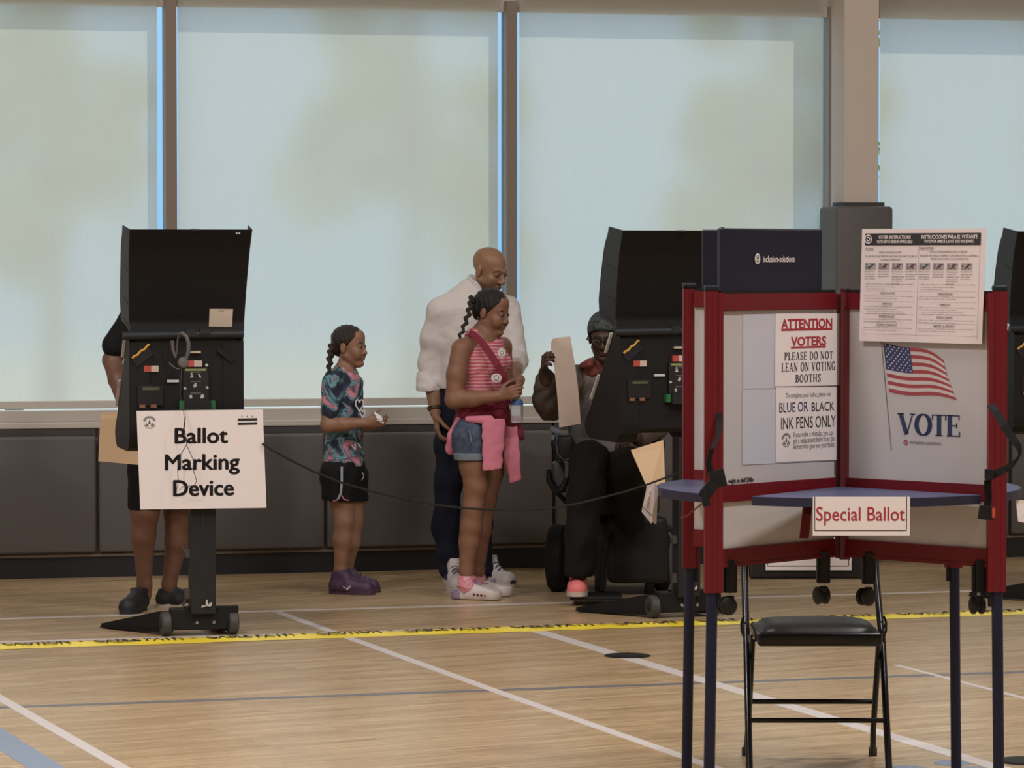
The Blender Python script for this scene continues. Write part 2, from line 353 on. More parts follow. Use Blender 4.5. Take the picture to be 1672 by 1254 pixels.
# materials of the hall
def _wood(n, b, t):
    mp = n.nodes.new('ShaderNodeMapping'); mp.inputs['Rotation'].default_value = (0, 0, -math.radians(15.5)); n.links.new(t.outputs['Object'], mp.inputs[0])
    br = n.nodes.new('ShaderNodeTexBrick'); br.offset = .37; br.inputs['Scale'].default_value = 1
    br.inputs['Brick Width'].default_value = 1.1; br.inputs['Row Height'].default_value = .057; br.inputs['Mortar Size'].default_value = .0009; br.inputs['Mortar Smooth'].default_value = .3
    br.inputs['Color1'].default_value = (.44, .305, .165, 1); br.inputs['Color2'].default_value = (.55, .40, .235, 1); br.inputs['Mortar'].default_value = (.23, .12, .05, 1); br.inputs['Bias'].default_value = 0
    n.links.new(mp.outputs[0], br.inputs['Vector'])
    m2 = n.nodes.new('ShaderNodeMapping'); m2.inputs['Scale'].default_value = (1.3, 26, 1); n.links.new(mp.outputs[0], m2.inputs[0])
    nz = n.nodes.new('ShaderNodeTexNoise'); nz.inputs['Scale'].default_value = 2.2; nz.inputs['Detail'].default_value = 7; n.links.new(m2.outputs[0], nz.inputs['Vector'])
    r = ramp(n, [(.30, (.55, .50, .46)), (.62, (1.06, 1.05, 1.03))]); n.links.new(nz.outputs['Fac'], r.inputs[0])
    mx = n.nodes.new('ShaderNodeMix'); mx.data_type = 'RGBA'; mx.blend_type = 'MULTIPLY'; mx.inputs[0].default_value = .8
    n.links.new(br.outputs['Color'], mx.inputs[6]); n.links.new(r.outputs[0], mx.inputs[7]); n.links.new(mx.outputs[2], b.inputs['Base Color'])
    n2 = n.nodes.new('ShaderNodeTexNoise'); n2.inputs['Scale'].default_value = 1.0; n.links.new(m2.outputs[0], n2.inputs['Vector'])
    mr = n.nodes.new('ShaderNodeMapRange'); mr.inputs[3].default_value = .22; mr.inputs[4].default_value = .36; n.links.new(n2.outputs['Fac'], mr.inputs[0]); n.links.new(mr.outputs[0], b.inputs['Roughness'])
M_floor = mat('maple_floor', rough=.28, fn=_wood)
M_wall = mat('painted_wall', (.52, .47, .42), .8, bump=(60, .05))
M_beige = mat('beige_metal', (.46, .42, .37), .55)
M_tan = mat('tan_frame', (.21, .165, .13), .5)
M_sill = mat('sill_paint', (.48, .44, .39), .5)
M_pad = mat('pad_vinyl', (.088, .079, .075), .5, bump=(220, .12))
M_padtop = mat('pad_trim', (.045, .04, .038), .6)
M_base = mat('black_rubber_base', (.008, .0085, .011), .45)
M_white = mat('court_white', (.62, .56, .53), .35)
M_grey = mat('court_grey', (.15, .145, .16), .35)
M_bluegrey = mat('court_blue', (.22, .27, .36), .35)
M_ceil = mat('ceiling_paint', (.6, .57, .53), .9)
def _shade(n, b, t):
    out = n.nodes['Material Output']
    wv = n.nodes.new('ShaderNodeTexNoise'); mp = n.nodes.new('ShaderNodeMapping'); mp.inputs['Scale'].default_value = (90, 90, 3); n.links.new(t.outputs['Object'], mp.inputs[0]); n.links.new(mp.outputs[0], wv.inputs[0]); wv.inputs['Scale'].default_value = 2; wv.inputs['Detail'].default_value = 3
    r = ramp(n, [(.3, (.63, .61, .545)), (.7, (.655, .635, .57))]); n.links.new(wv.outputs['Fac'], r.inputs[0])
    d = n.nodes.new('ShaderNodeBsdfDiffuse'); tr = n.nodes.new('ShaderNodeBsdfTranslucent'); rf = n.nodes.new('ShaderNodeBsdfRefraction')
    rf.inputs['IOR'].default_value = 1.28; rf.inputs['Roughness'].default_value = .20; rf.inputs['Color'].default_value = (1, .97, .92, 1)
    for q in (d, tr): n.links.new(r.outputs[0], q.inputs['Color'])
    m1 = n.nodes.new('ShaderNodeMixShader'); m1.inputs[0].default_value = .62; n.links.new(d.outputs[0], m1.inputs[1]); n.links.new(tr.outputs[0], m1.inputs[2])
    m2 = n.nodes.new('ShaderNodeMixShader'); m2.inputs[0].default_value = .22; n.links.new(m1.outputs[0], m2.inputs[1]); n.links.new(rf.outputs[0], m2.inputs[2])
    n.links.new(m2.outputs[0], out.inputs['Surface'])
M_shade = mat('solar_shade', fn=_shade)
def _glass(n, b, t):
    out = n.nodes['Material Output']; a = n.nodes.new('ShaderNodeBsdfTransparent'); a.inputs[0].default_value = (.93, .96, .95, 1); g = n.nodes.new('ShaderNodeBsdfGlossy'); g.inputs['Roughness'].default_value = .02
    m = n.nodes.new('ShaderNodeMixShader'); m.inputs[0].default_value = .05; n.links.new(a.outputs[0], m.inputs[1]); n.links.new(g.outputs[0], m.inputs[2]); n.links.new(m.outputs[0], out.inputs['Surface'])
M_glass = mat('window_glass', fn=_glass)

# floor, ceiling, walls


def wall_quad_box(u0, u1, v0, v1, z0, z1): return wbox(MB(), u0, u1, v0, v1, z0, z1)
V_FRONT = 22.5
fl = wall_quad_box(UA, UB, -.3, V_FRONT, -.2, 0).build('floor', M_floor, loc=tuple(Q0), rotz=WANG); struct(fl)
struct(wbuild(wall_quad_box(UA, UB, -.3, V_FRONT, 7.0, 7.2), 'ceiling', M_ceil))
struct(wbuild(wall_quad_box(UA - .2, UA, -.3, V_FRONT, -.2, 7.2), 'wall_left', M_wall))
struct(wbuild(wall_quad_box(UB, UB + .2, -.3, V_FRONT, -.2, 7.2), 'wall_right', M_wall))
struct(wbuild(wall_quad_box(UA, UB, V_FRONT, V_FRONT + .2, -.2, 7.2), 'wall_front', M_wall))
# window wall: low wall, header; openings between mullions
ZS, ZH = .80, 3.12             # sill bottom, header bottom
wb = MB(); wbox(wb, UA, UB, -.30, -.02, 0, ZS); wbox(wb, UA, UB, -.16, -.12, ZH, 7.0)
U_COL0, U_COL1 = wu(1360, -.02), wu(1433, .16)
wbox(wb, UA, wu(-222, -.05), -.30, -.05, ZS, ZH)
wbox(wb, wu(1988, -.05), UB, -.30, -.05, ZS, ZH)
struct(wbuild(wb, 'wall_back', M_beige))
cb = MB(); wbox(cb, U_COL0, U_COL1, -.30, .16, 0, 7.0)
struct(wbuild(cb, 'trim_column', mat('column_paint', (.55, .48, .42), .7)))
# baseboard and pale strip
struct(wbuild(wbox(MB(), UA, UB, -.02, 0.0, 0, .112), 'baseboard_back', M_base))
struct(wbuild(wbox(MB(), UA, UB, -.02, .012, .113, .128), 'trim_1', M_tan))
# sill: face rail and nosing
struct(wbuild(wbox(MB(), UA, UB, -.16, -.012, .835, .893), 'trim_2', M_beige))
struct(wbuild(wbox(MB(), UA, UB, -.16, .022, .80, .834, .006), 'trim_3', M_sill))
# wall pads
SEAM = [wu(q, .03) for q in (-588, -215, 158, 531, 904, 1277, 1650, 2023, 2396)]
padnames = ['dark grey wall pad at the far left, left of the first pad seam',
            'dark grey wall pad behind the voter and the Ballot Marking Device sign', 'dark grey wall pad between the small girl and the man with the older girl', 'dark grey wall pad behind the wheelchair and middle voting machine',
            'dark grey wall pad behind the red booth, right of the column', 'dark grey wall pad at the right edge of the picture']
for i in range(2, 8):
    t = wthing('wall_pad', (SEAM[i - 1] + SEAM[i]) / 2, .02, .134, padnames[i - 2], 'wall pad', 'wall pads under the windows')
    hw = (SEAM[i] - SEAM[i - 1]) / 2 - .006
    m = MB().bbox(-hw, hw, -.028, .036, 0, .628, .018, 4); m.build('cushion', M_pad, t, smooth=True)
    m = MB().box(-hw, hw, .006, .036, .629, .664); m.build('backing_strip', M_padtop, t)
# column pad
t = wthing('column_pad', (U_COL0 + U_COL1) / 2, .2, .113, 'tall grey padded wrap around the foot of the beige column', 'column pad')
ua, ub = wu(1365, .27), wu(1458, .27); cx = (U_COL0 + U_COL1) / 2
m = MB(); wbox(m, ua - cx, ub - cx, -.43 + .2, .07, 0, wz(337, .27, 1410) - .113, .02); m.v = [(x, y, z) for x, y, z in m.v]; m.build('cushion', M_pad, t, smooth=True)
m = MB(); wbox(m, U_COL0 - cx - .012, U_COL1 - cx + .03, -.2, -.02, wz(337, .27, 1410) - .113, wz(330, .27, 1410) - .113); m.build('top_rim', M_padtop, t)

# windows: (left edge px of opening, right edge px, shade left px, shade right px)
MULL = [(-240, -222), (272, 289), (827, 846)]
OPEN = [(-222, 272), (289, 827), (846, 1358), (1433, 1990)]
SH = [(-218, 258), (291.5, 813), (848, 1340), (1435, 1976)]
shlab = ['pale roller shade on the left window behind the standing voter', 'wide pale roller shade behind the small girl and the man', 'greenish roller shade left of the beige column', 'bright roller shade right of the beige column']
wlab = 0
for i, ((a, c), (sa, sb)) in enumerate(zip(OPEN, SH)):
    u0, u1 = wu(a, -.05), wu(c, -.05)
    if i == 2: u1 = U_COL0 + .0
    if i == 3: u0 = U_COL1 - .01
    uc = (u0 + u1) / 2
    w = thing('window_%d' % (i + 1), Q0 + WU * uc + WN * -.12 + np.array([0, 0, .893]), '', '', None, WANG)
    for k in ('label', 'category'): del w[k]
    w['kind'] = 'structure'
    hw = (u1 - u0) / 2
    m = MB().box(-hw, hw, .0, .012, 0, ZH - .893); m.build('pane', M_glass, w)
    m = MB(); m.box(hw, hw + (.06 if i < 2 else .0001), -.07, .05, -.003, ZH - .893)
    if i < 2: m.build('mullion', M_tan, w)
    else:
        m = MB(); m.box(hw - .012, hw, -.05, .05, 0, ZH - .893); m.build('jamb', M_tan, w)
    m = MB(); m.box(-hw, hw, -.02, .04, ZH - .95, ZH - .893); m.build('head_rail', M_beige, w)
    # the roller shade in front of it
    v = -.07; s0, s1 = wu(sa, v), wu(sb, v)
    if i == 3: v = -.03; s0, s1 = wu(sa, v), wu(sb, v)
    sc = (s0 + s1) / 2; hb = (s1 - s0) / 2
    r = wthing('roller_shade', sc, v, .903, shlab[i], 'roller shade', 'roller shades over the windows')
    m = MB(); nx = 24
    m.add([(-hb + 2 * hb * k / nx, .0, z) for z in (.042, 2.72) for k in range(nx + 1)], [(k, k + 1, nx + 2 + k, nx + 1 + k) for k in range(nx)])
    m.build('fabric', M_shade, r, fix=False)
    m = MB().bbox(-hb, hb, -.008, .008, 0, .042, .004, 2); m.build('hem_bar', M_sill, r)
    m = MB().cyl((-hb, .0, 2.74), (hb, .0, 2.74), .035); m.build('roller', M_beige, r, smooth=True)
# right mullion of the third opening is the column; left edge pieces
# court lines painted on the floor
def fline(name, pts, w, m, wdir=None):
    q = [floor_pt(*p) for p in pts]; mb = MB()
    for a, c in zip(q[:-1], q[1:]):
        d = nrm(c - a); s = np.array([-d[1], d[0], 0]) * w / 2; up = np.array([0, 0, {M_white: .0012, M_bluegrey: .0010}.get(m, .0008)])
        mb.add([a - s, a + s, c + s, c - s, a - s + up, a + s + up, c + s + up, c - s + up], [(0, 1, 2, 3), (4, 5, 6, 7), (0, 1, 5, 4), (2, 3, 7, 6), (0, 3, 7, 4), (1, 2, 6, 5)])
    return struct(centred(mb.build(name, m)))
fline('trim_4', [(-500, 1025), (836, 986.3), (1800, 959)], .05, M_white)
fline('trim_5', [(-500, 1062), (836, 1025.5), (1800, 998)], .045, M_white)
fline('trim_6', [(452, 999), (836, 1138), (1168, 1254), (1500, 1370)], .05, M_white)
fline('trim_7', [(868, 1027.5), (1225, 1134), (1631, 1254), (1900, 1333)], .075, M_white)
fline('trim_8', [(-120, 1072), (0, 1140), (200, 1254), (420, 1378)], .05, M_white)
fline('trim_9', [(-100, 1141), (0, 1206), (78, 1256), (200, 1334)], .12, M_bluegrey)
fline('trim_10', [(-500, 1173), (836, 1126), (1800, 1093)], .06, M_grey)
fline('trim_11', [(1463, 1086), (1672, 1140), (1800, 1173)], .03, M_white)
mb = MB()
for cx_, cy_, rx_, ry_ in ((1487, 1262, 45, 12), (1555, 1246, 30, 5), (1600, 1258, 40, 6)):
    c = floor_pt(cx_, cy_); e = floor_pt(cx_ + rx_, cy_); g = floor_pt(cx_, cy_ - ry_); n = 28
    ring = [(c[0] + (e[0] - c[0]) * math.cos(2 * math.pi * k / n), c[1] + (g[1] - c[1]) * math.sin(2 * math.pi * k / n)) for k in range(n)]
    mb.prism(ring, (0, 0, 0), (1, 0, 0), (0, 1, 0), (0, 0, 1), 0, .0009)
struct(centred(mb.build('trim_12', M_bluegrey)))
# floor plates
M_plate = mat('plate_metal', (.02, .019, .02), .4, .6)
for (x, y), lab in (((1024.5, 1071), 'round black floor plate beside the white court line, left of the red booth'), ((1676, 1243), 'round black floor plate at the bottom right corner of the floor')):
    c = floor_pt(x, y); t = thing('floor_plate', c, lab, 'floor plate', 'floor plates')
    MB().lathe([(.098, 0), (.101, .002), (.097, .004)], n=36).build('rim', M_plate, t); MB().lathe([(.088, .0041), (.088, .0052)], n=36).build('lid', M_plate, t)
# cable path tape, domed over the cable
M_yel = mat('yellow_tape', (.86, .66, .05), .35)
M_ink = mat('black_ink', (.012, .011, .011), .6)
M_cap = mat('sign_black', (.02, .02, .022), .6)
ta, tb = floor_pt(-400, 1070.4), floor_pt(2150, 983.2); td = nrm(tb - ta); tn_ = np.array([-td[1], td[0], 0]); TL = np.linalg.norm(tb - ta)
t = tag(thing('cable_cover_tape', ta, 'yellow cable path tape running across the whole wooden floor', 'floor tape'), 'yellow cable path tape running across the whole wooden floor', 'floor tape')
mb = MB(); NS, NC = 160, 8
def tprof(i, j):
    s = -1 + 2 * j / NC; w_ = .105 + .006 * math.sin(i * 1.3) + .004 * math.sin(i * .37)
    return ta + td * TL * i / NS + tn_ * s * w_ + np.array([0, 0, .0012 + (.010 + .003 * math.sin(i * .9)) * max(0, math.cos(s * 1.45)) ** 2])
mb.add([tprof(i, j) for i in range(NS + 1) for j in range(NC + 1)], [(i * (NC + 1) + j, i * (NC + 1) + j + 1, (i + 1) * (NC + 1) + j + 1, (i + 1) * (NC + 1) + j) for i in range(NS) for j in range(NC)])
mb.build('tape', M_yel, t, world=True, smooth=True)
mb = MB(); V_, f_ = text_mesh('CABLE PATH', .02); a_, b_ = V_.min(0), V_.max(0); x = .05; alt = 0
V2, f2 = text_mesh('CAUTION', .02); 
while x < TL - .6:
    VV, ff = (V_, f_) if alt % 3 != 2 else (V2, f2); alt += 1
    aa, bb = VV.min(0), VV.max(0); wd = .40 if VV is V_ else .30
    pts = []
    for (p, q) in VV:
        uu = x + (p - aa[0]) / (bb[0] - aa[0]) * wd; s = -.42 + (q - aa[1]) / (bb[1] - aa[1]) * .84
        pts.append(ta + td * uu + tn_ * s * .10 + np.array([0, 0,   .0042 + .012 * max(0, math.cos(s * 1.45)) ** 2]))
    mb.add(pts, ff); x += wd + .05
    c_ = ta + td * x + np.array([0, 0, .0155]); mb.add([c_ + td * .016, c_ + tn_ * .016, c_ - td * .016, c_ - tn_ * .016], [(0, 1, 2, 3)]); x += .06
mb.build('lettering', M_ink, t, world=True)

# outside: ground and trees beyond the glass
gm = mat('outside_paving', (.50, .50, .48), .9, noise=(.4, (.40, .42, .36)))
g_ = MB(); wbox(g_, -45, 60, -70, -.32, -.5, -.3); o = wbuild(g_, 'outside_ground', gm); struct(o)
M_bark = mat('bark', (.22, .19, .15), .9, bump=(20, .5)); M_leaf = mat('leaves', (.24, .31, .10), .5, noise=(1.5, (.45, .50, .22)))
def tree(px, dist, h, r, label):
    u = wu(px, -dist); base = Q0 + WU * u - WN * dist + np.array([0, 0, -.3]); t = thing('tree', base, label, 'tree', 'trees outside the windows')
    rg = random.Random(int(px * 7 + dist)); m = MB()
    m.tube([(0, 0, 0), (.05, 0, h * .35), (0, .1, h * .6), (.1, 0, h * .9)], [.09, .08, .06, .03])
    for k in range(6): 
        a = k * 1.1; m.tube([(0, .05, h * (.35 + .05 * k)), (r * .6 * math.cos(a), r * .6 * math.sin(a), h * (.5 + .07 * k))], [.06, .02], 6)
    m.build('trunk', M_bark, t, smooth=True)
    m = MB(); clumps = [(rg.uniform(-1, 1) * r, rg.uniform(-1, 1) * r, h * rg.uniform(.30, 1.0), rg.uniform(.22, .5)) for _ in range(24)]
    for (x, y, z, cr) in clumps:
        for _ in range(130):
            d = nrm([rg.gauss(0, 1), rg.gauss(0, 1), rg.gauss(0, 1)]) * cr * rg.random() ** .4; p = np.array([x, y, z]) + d
            e1 = nrm([rg.gauss(0, 1), rg.gauss(0, 1), rg.gauss(0, 1)]); e2 = nrm(np.cross(e1, [rg.gauss(0, 1), rg.gauss(0, 1), rg.gauss(0, 1)])); s = rg.uniform(.07, .13)
            m.add([p - e1 * s, p + e2 * s * .5, p + e1 * s, p - e2 * s * .5], [(0, 1, 2, 3)])
    m.build('foliage', M_leaf, t, fix=False)
tree(20, 14.0, 5.6, .75, 'leafy tree dimly seen through the left roller shade')
tree(540, 17.0, 6.2, .85, 'leafy tree dimly seen through the wide second roller shade')
tree(1085, 15.0, 6.2, .75, 'leafy tree dimly seen through the greenish shade left of the column')
tree(1600, 17.0, 6.6, .8, 'leafy tree dimly seen through the bright shade right of the column')
# ================================================================ VOTING BOOTH (four stations round a cross of panels)
M_red = mat('red_frame', (.125, .006, .010), .42, spec=.3)
M_redd = mat('red_dark', (.10, .008, .012), .45)
M_black = mat('black_plastic', (.008, .008, .009), .5, spec=.25)
M_cap2 = mat('navy_cap', (.008, .011, .018), .4, spec=.3)
M_panel = mat('white_panel', (.47, .445, .44), .45)
M_navy = mat('navy_leg', (.007, .010, .030), .4, spec=.3)
M_shelf = mat('navy_shelf', (.055, .062, .135), .42, noise=(160, (.08, .09, .17)))
M_edge = mat('shelf_edge', (.010, .012, .034), .5)
M_paper = mat('white_paper', (.74, .67, .645), .6)
M_paper2 = mat('bluish_sleeve', (.50, .50, .555), .25)
M_txtred = mat('print_red', (.34, .02, .03), .6)
M_txtnavy = mat('print_navy', (.02, .028, .09), .6)
M_txtgrey = mat('print_grey', (.12, .105, .105), .6)
M_web = mat('black_webbing', (.006, .006, .006), .8, spec=.2, bump=(300, .3))
M_rubber = mat('caster_rubber', (.012, .0115, .0115), .55, spec=.3)
M_steel = mat('steel', (.45, .44, .43), .3, .9)
BC = np.array([1.026, F_PX / 520.0, 0.]); BR = .03
booth = thing('voting_booth', BC, 'tall red framed voting booth with white panels, navy shelves and navy legs', 'voting booth', None, BR)
_cb, _sb = math.cos(BR), math.sin(BR)
BX, BY = np.array([_cb, _sb, 0]), np.array([-_sb, _cb, 0]); BZ = np.array([0, 0, 1.])
HX, HY = .437, .42
CORN = {'FL': (-HX, -HY), 'FR': (HX, -HY), 'RL': (-HX, HY), 'RR': (HX, HY)}
ZB, ZT = .707, 1.618
cm = MB(); cm.box(.003, .034, -.034, -.006, .772, 1.612); cm.box(-.008, .012, -.010, .016, .775, 1.606); cm.box(.0155, .0215, -.0355, -.034, .772, 1.612)
for gx in (.003, .024): cm.cyl((gx + .005, -.02, 1.612), (gx + .005, -.02, 1.622), .006, n=10)
cm.build('centre_post', M_redd, booth)
for k, (cx, cy) in CORN.items():
    d = nrm([cx, cy, 0]); L = math.hypot(cx, cy); pn = np.array([d[1], -d[0], 0.])
    fr = 1 if cy < 0 else 0
    # post with grooves and cap
    m = MB(); w = .0205
    m.box(cx - w, cx + w, cy - w, cy + w, ZB, ZT)
    for gx in (-.009, .009): m.box(cx + gx - .0045, cx + gx + .0045, cy - w - .0014, cy - w, ZB, ZT)
    post = m.build('post', M_red, booth)
    m = MB().bbox(cx - .022, cx + .022, cy - .022, cy + .022, ZT, ZT + .019, .006, 2); m.build('post_cap', M_cap2, post)
    m = MB().box(cx + (.021 if cx < 0 else -.035), cx + (.035 if cx < 0 else -.021), cy - .02 * (1 if cy < 0 else -1) - .002, cy + .014 * (1 if cy < 0 else -1) + .002, ZB, ZT - .004); m.build('stile', M_red, booth)
    # rails along the panel
    for nm, z0, z1 in (('top_rail', 1.558, 1.610), ('shelf_rail', .978, 1.030), ('bottom_rail', .780, .836)):
        m = MB(); m.obox(d * (L / 2) + BZ * (z0 + z1) / 2, d, pn, BZ, L / 2 - .028, .013, (z1 - z0) / 2)
        m.obox(d * (L / 2) + BZ * (z0 + .006), d, pn, BZ, L / 2 - .028, .0155, .004)
        r = m.build(nm, M_red, booth)
        if nm == 'top_rail':
            m = MB(); m.obox(d * (L / 2 ) + BZ * 1.614, d, pn, BZ, L / 2 - .03, .011, .0045); m.build('rail_gasket', M_black, r)
    m = MB(); m.obox(d * (L / 2) + BZ * 1.294, d, pn, BZ, L / 2 - .025, .004, .268); m.build('upper_panel', M_panel, booth)
    m = MB(); m.obox(d * (L / 2) + BZ * .907, d, pn, BZ, L / 2 - .025, .004, .074); m.build('lower_panel', M_panel, booth)
    # leg with clamp
    m = MB().tube([(cx - .004 * np.sign(cx), cy, ZB + .02), (cx + .006 * np.sign(cx), cy, .0)], .0172, 16); lg = m.build('leg', M_navy, booth, smooth=True)
    m = MB().box(cx - .024 * np.sign(cx) - .006, cx - .024 * np.sign(cx) + .006, cy - .012, cy + .012, ZB - .045, ZB + .002); m.build('leg_latch', M_black, lg)
# casters hanging under the panels
def caster(x, y, ang):
    r = MB().bbox(x - .021, x + .021, y - .014, y + .014, .700, .786, .004, 2); r.box(x - .012, x + .012, y - .03, y + .014, .702, .80)
    c = r.build('caster_sleeve', M_black, booth)
    m = MB().cyl((x, y, .700), (x, y, .688), .005); ca, sa = math.cos(ang), math.sin(ang); ax = np.array([ca, sa, 0]); o = np.array([x, y, .660]) + np.array([-sa, ca, 0]) * .012
    m.build('stem', M_steel, c)
    m = MB()
    for s in (-1, 1): m.lathe([(.006, 0), (.024, .0), (.0275, .003), (.0275, .011), (.022, .015), (.01, .0155)], o + ax * s * .006, ax * s, 24)
    m.build('caster_wheel', M_rubber, c, smooth=True)
    m = MB().bbox(x - .013, x + .013, y - .013, y + .013, .672, .690, .004, 2); m.build('caster_hood', M_black, c)
caster(-.373, -.355, math.radians(115)); caster(-.052, -.05, math.radians(20)); caster(.086, -.083, math.radians(125)); caster(.385, -.372, math.radians(10))
# quarter-disc shelves
def shelf(base, a0, a1, R=.57):
    n = 26; pts = [(.03 * math.cos(math.radians(base)), .03 * math.sin(math.radians(base)))] + [(R * math.cos(math.radians(a)), R * math.sin(math.radians(a))) for a in np.linspace(base + a0, base + a1, n)]
    m = MB().prism(pts, (0, 0, 0), (1, 0, 0), (0, 1, 0), (0, 0, 1), .974, 1.0); s = m.mi(0); 
    o = m.build('shelf', M_edge, booth)
    MB().prism([(x * .997, y * .997) for x, y in pts], (0, 0, 0), (1, 0, 0), (0, 1, 0), (0, 0, 1), 1.0, 1.0015).build('shelf_top', M_shelf, o)
shelf(-90, -34, 42); shelf(180, -37, 37); shelf(0, -37, 37); shelf(90, -37, 37)
m = MB(); m.strip([(-.118, -.20, .974), (-.126, -.24, .93), (-.135, -.245, .856)], np.array([.026, -.012, 0]), .006); m.build('shelf_strut', M_red, booth)
# straps
def bw(px, py, s): return np.array([(px - 836) / s, F_PX / s, CAMH - (py - HOR) / s])
def bl(px, py, s):
    p = bw(px, py, s) - BC; return np.array([np.dot(p, BX), np.dot(p, BY), p[2]])
def strapline(pts, s): return [bl(x, y, s2) for x, y, s2 in pts]
wv = np.array([.019, 0, .002])
L1 = strapline([(1173, 660, 541), (1175, 690, 543), (1173, 712, 545), (1163, 733, 547), (1157, 755, 547), (1161, 772, 547), (1168, 785, 546)], 0)
st = MB().strip(L1, [np.array([.018, 0, 0])] * 2 + [np.array([.016, .006, .003])] * 3 + [np.array([.02, 0, .005])] * 2, .003); sp_ = st.build('strap', M_web, booth)
m = MB(); m.obox(bl(1172, 782, 547), (1, .1, .25), (0, 1, 0), (-.25, 0, 1), .024, .012, .026); m.obox(bl(1158, 800, 548), (.6, .1, .8), (0, 1, 0), (-.8, 0, .6), .03, .009, .018); m.obox(bl(1152, 813, 549), (1, .1, .2), (0, 1, 0), (-.2, 0, 1), .011, .006, .026)
m.build('buckle', M_black, sp_)
L2 = strapline([(1618, 661, 548), (1627, 672, 551), (1640, 695, 553), (1654, 715, 554), (1666, 732, 555), (1667, 745, 555), (1657, 757, 555), (1640, 768, 554), (1622, 776, 553), (1614, 785, 552), (1615, 815, 552), (1612, 838, 552)], 0)
st = MB().strip(L2, [np.array([.022, 0, .008])] * 4 + [np.array([.010, 0, .022])] * 2 + [np.array([.008, 0, .026])] * 3 + [np.array([.022, 0, 0])] * 3, .003); sp_ = st.build('strap', M_web, booth)
m = MB(); m.obox(bl(1612, 838, 554), (1, 0, -.15), (0, 1, 0), (.15, 0, 1), .022, .010, .020); m.build('buckle', M_black, sp_); m = MB(); m.obox(bl(1616, 775, 554), (1, 0, 0), (0, 1, 0), (0, 0, 1), .012, .008, .016); m.build('strap_slider', M_black, sp_)
m = MB().obox(bl(1624, 838, 556), (1, 0, 0), (0, 1, 0), (0, 0, 1), .004, .005, .014); m.build('release_tab', mat('orange_tab', (.45, .06, .03), .5), sp_)
MB().tube([bl(1112, 846, 545), bl(1122, 843, 546), bl(1134, 833, 547), bl(1148, 822, 548)], .0025, 6).build('cord', M_redd, booth, smooth=True)
# printing on the panels
def ppoint(k, px, py):        # point of the front face of panel k seen at px,py  (booth frame, panel through the centre)
    cx, cy = CORN[k]; d = nrm(cx * BX + cy * BY); n = np.array([d[1], -d[0], 0.]); n = n if n[1] < 0 else -n
    r = ray(px, py); o = np.array([0, 0, CAMH]); q = BC + n * .0045; t = np.dot(q - o, n) / np.dot(r, n); return o + r * t, d, n
class PanelDraw(Plane):
    """plane of a booth panel, addressed in picture pixels of the reference frontal view (converted to metres on the panel)"""
    def __init__(s, k, lift=.0008, out=0.0):
        p, d, n = ppoint(k, 1380, 600); ex = d if d[0] > 0 else -d
        Plane.__init__(s, BC + n * (.0045 + out), ex, (0, 0, -1), n, lift); s.nn = n
    def uv(s, px, py):
        r = ray(px, py); o = np.array([0, 0, CAMH]); t = np.dot(s.o - o, s.nn) / np.dot(r, s.nn); q = o + r * t - s.o; return np.dot(q, s.ex), -q[2]
    def bx(s, x0, x1, y0, y1):
        u0, v0 = s.uv(x0, y0); u1, v1 = s.uv(x1, y1); return u0, u1, v0, v1
    def T(s, mb, t, x0, x1, y0, y1, bold=0): s.text(mb, t, *s.bx(x0, x1, y0, y1), bold=bold)
    def S(s, mb, t, x0, x1, y0, y1, **k): s.serif(mb, t, *s.bx(x0, x1, y0, y1), **k)
    def R(s, mb, x0, y0, x1, y1, k=1): u0, u1, v0, v1 = s.bx(x0, x1, y0, y1); s.rect(mb, u0, v0, u1, v1, k)
def booth_part(mb, name, m): 
    mb.v = [tuple(np.array([np.dot(np.array(v) - BC, BX), np.dot(np.array(v) - BC, BY), v[2]])) for v in mb.v]; return mb.build(name, m, booth, fix=False)
pr = PanelDraw('FR')
m = MB(); pr.S(m, 'VOTE', 1467, 1568, 674.5, 713.5, th=.19, tn=.055, sp=.0); booth_part(m, 'vote_lettering', M_txtnavy)
m = MB(); pr.T(m, 'inclusion-solutions', 1486, 1537, 718.5, 727); booth_part(m, 'logo_lettering', M_txtgrey)
m = MB(); u, v = pr.uv(1479, 722.5); pr.ring(m, u, v, .0055, .0085); pr.disc(m, u, v - .0012, .002, .002); pr.rect(m, u - .001, v - .001, u + .001, v + .0045); pr.ring(m, u, v, .0, .0); booth_part(m, 'logo_mark', M_txtred)
m = MB(); pr.line(m, [pr.uv(1439, 556), pr.uv(1455.5, 735)], .0028); booth_part(m, 'flag_pole', mat('pole_print', (.16, .14, .13), .6))
# printed flag: 13 stripes over a waving quad, navy canton with stars
TL_, TR_, BL_, BR_ = (1442, 560), (1543, 588), (1452, 640), (1560, 653)
def fuv(a, c):   # a across 0..1, c down 0..1 , waving
    x = (1 - c) * ((1 - a) * TL_[0] + a * TR_[0]) + c * ((1 - a) * BL_[0] + a * BR_[0]); y = (1 - c) * ((1 - a) * TL_[1] + a * TR_[1]) + c * ((1 - a) * BL_[1] + a * BR_[1])
    y += 5.5 * math.sin(a * 6.0 + .4) * a ** .6 * (1 - .2 * c) - 5 * math.sin(a * 3.1) * (1 - c); x += 3 * math.sin(c * 3 + a * 4) * a
    return pr.uv(x, y)
fl_r, fl_w, fl_n, fl_s = MB(), MB(), MB(), MB()
for i in range(13):
    tgt = fl_r if i % 2 == 0 else fl_w; a0 = .42 if i < 7 else 0.0
    for j in range(16):
        A, B_ = a0 + (1 - a0) * j / 16, a0 + (1 - a0) * (j + 1) / 16; c0, c1 = i / 13, (i + 1) / 13
        pr.poly(tgt, [fuv(A, c0), fuv(B_, c0), fuv(B_, c1), fuv(A, c1)])
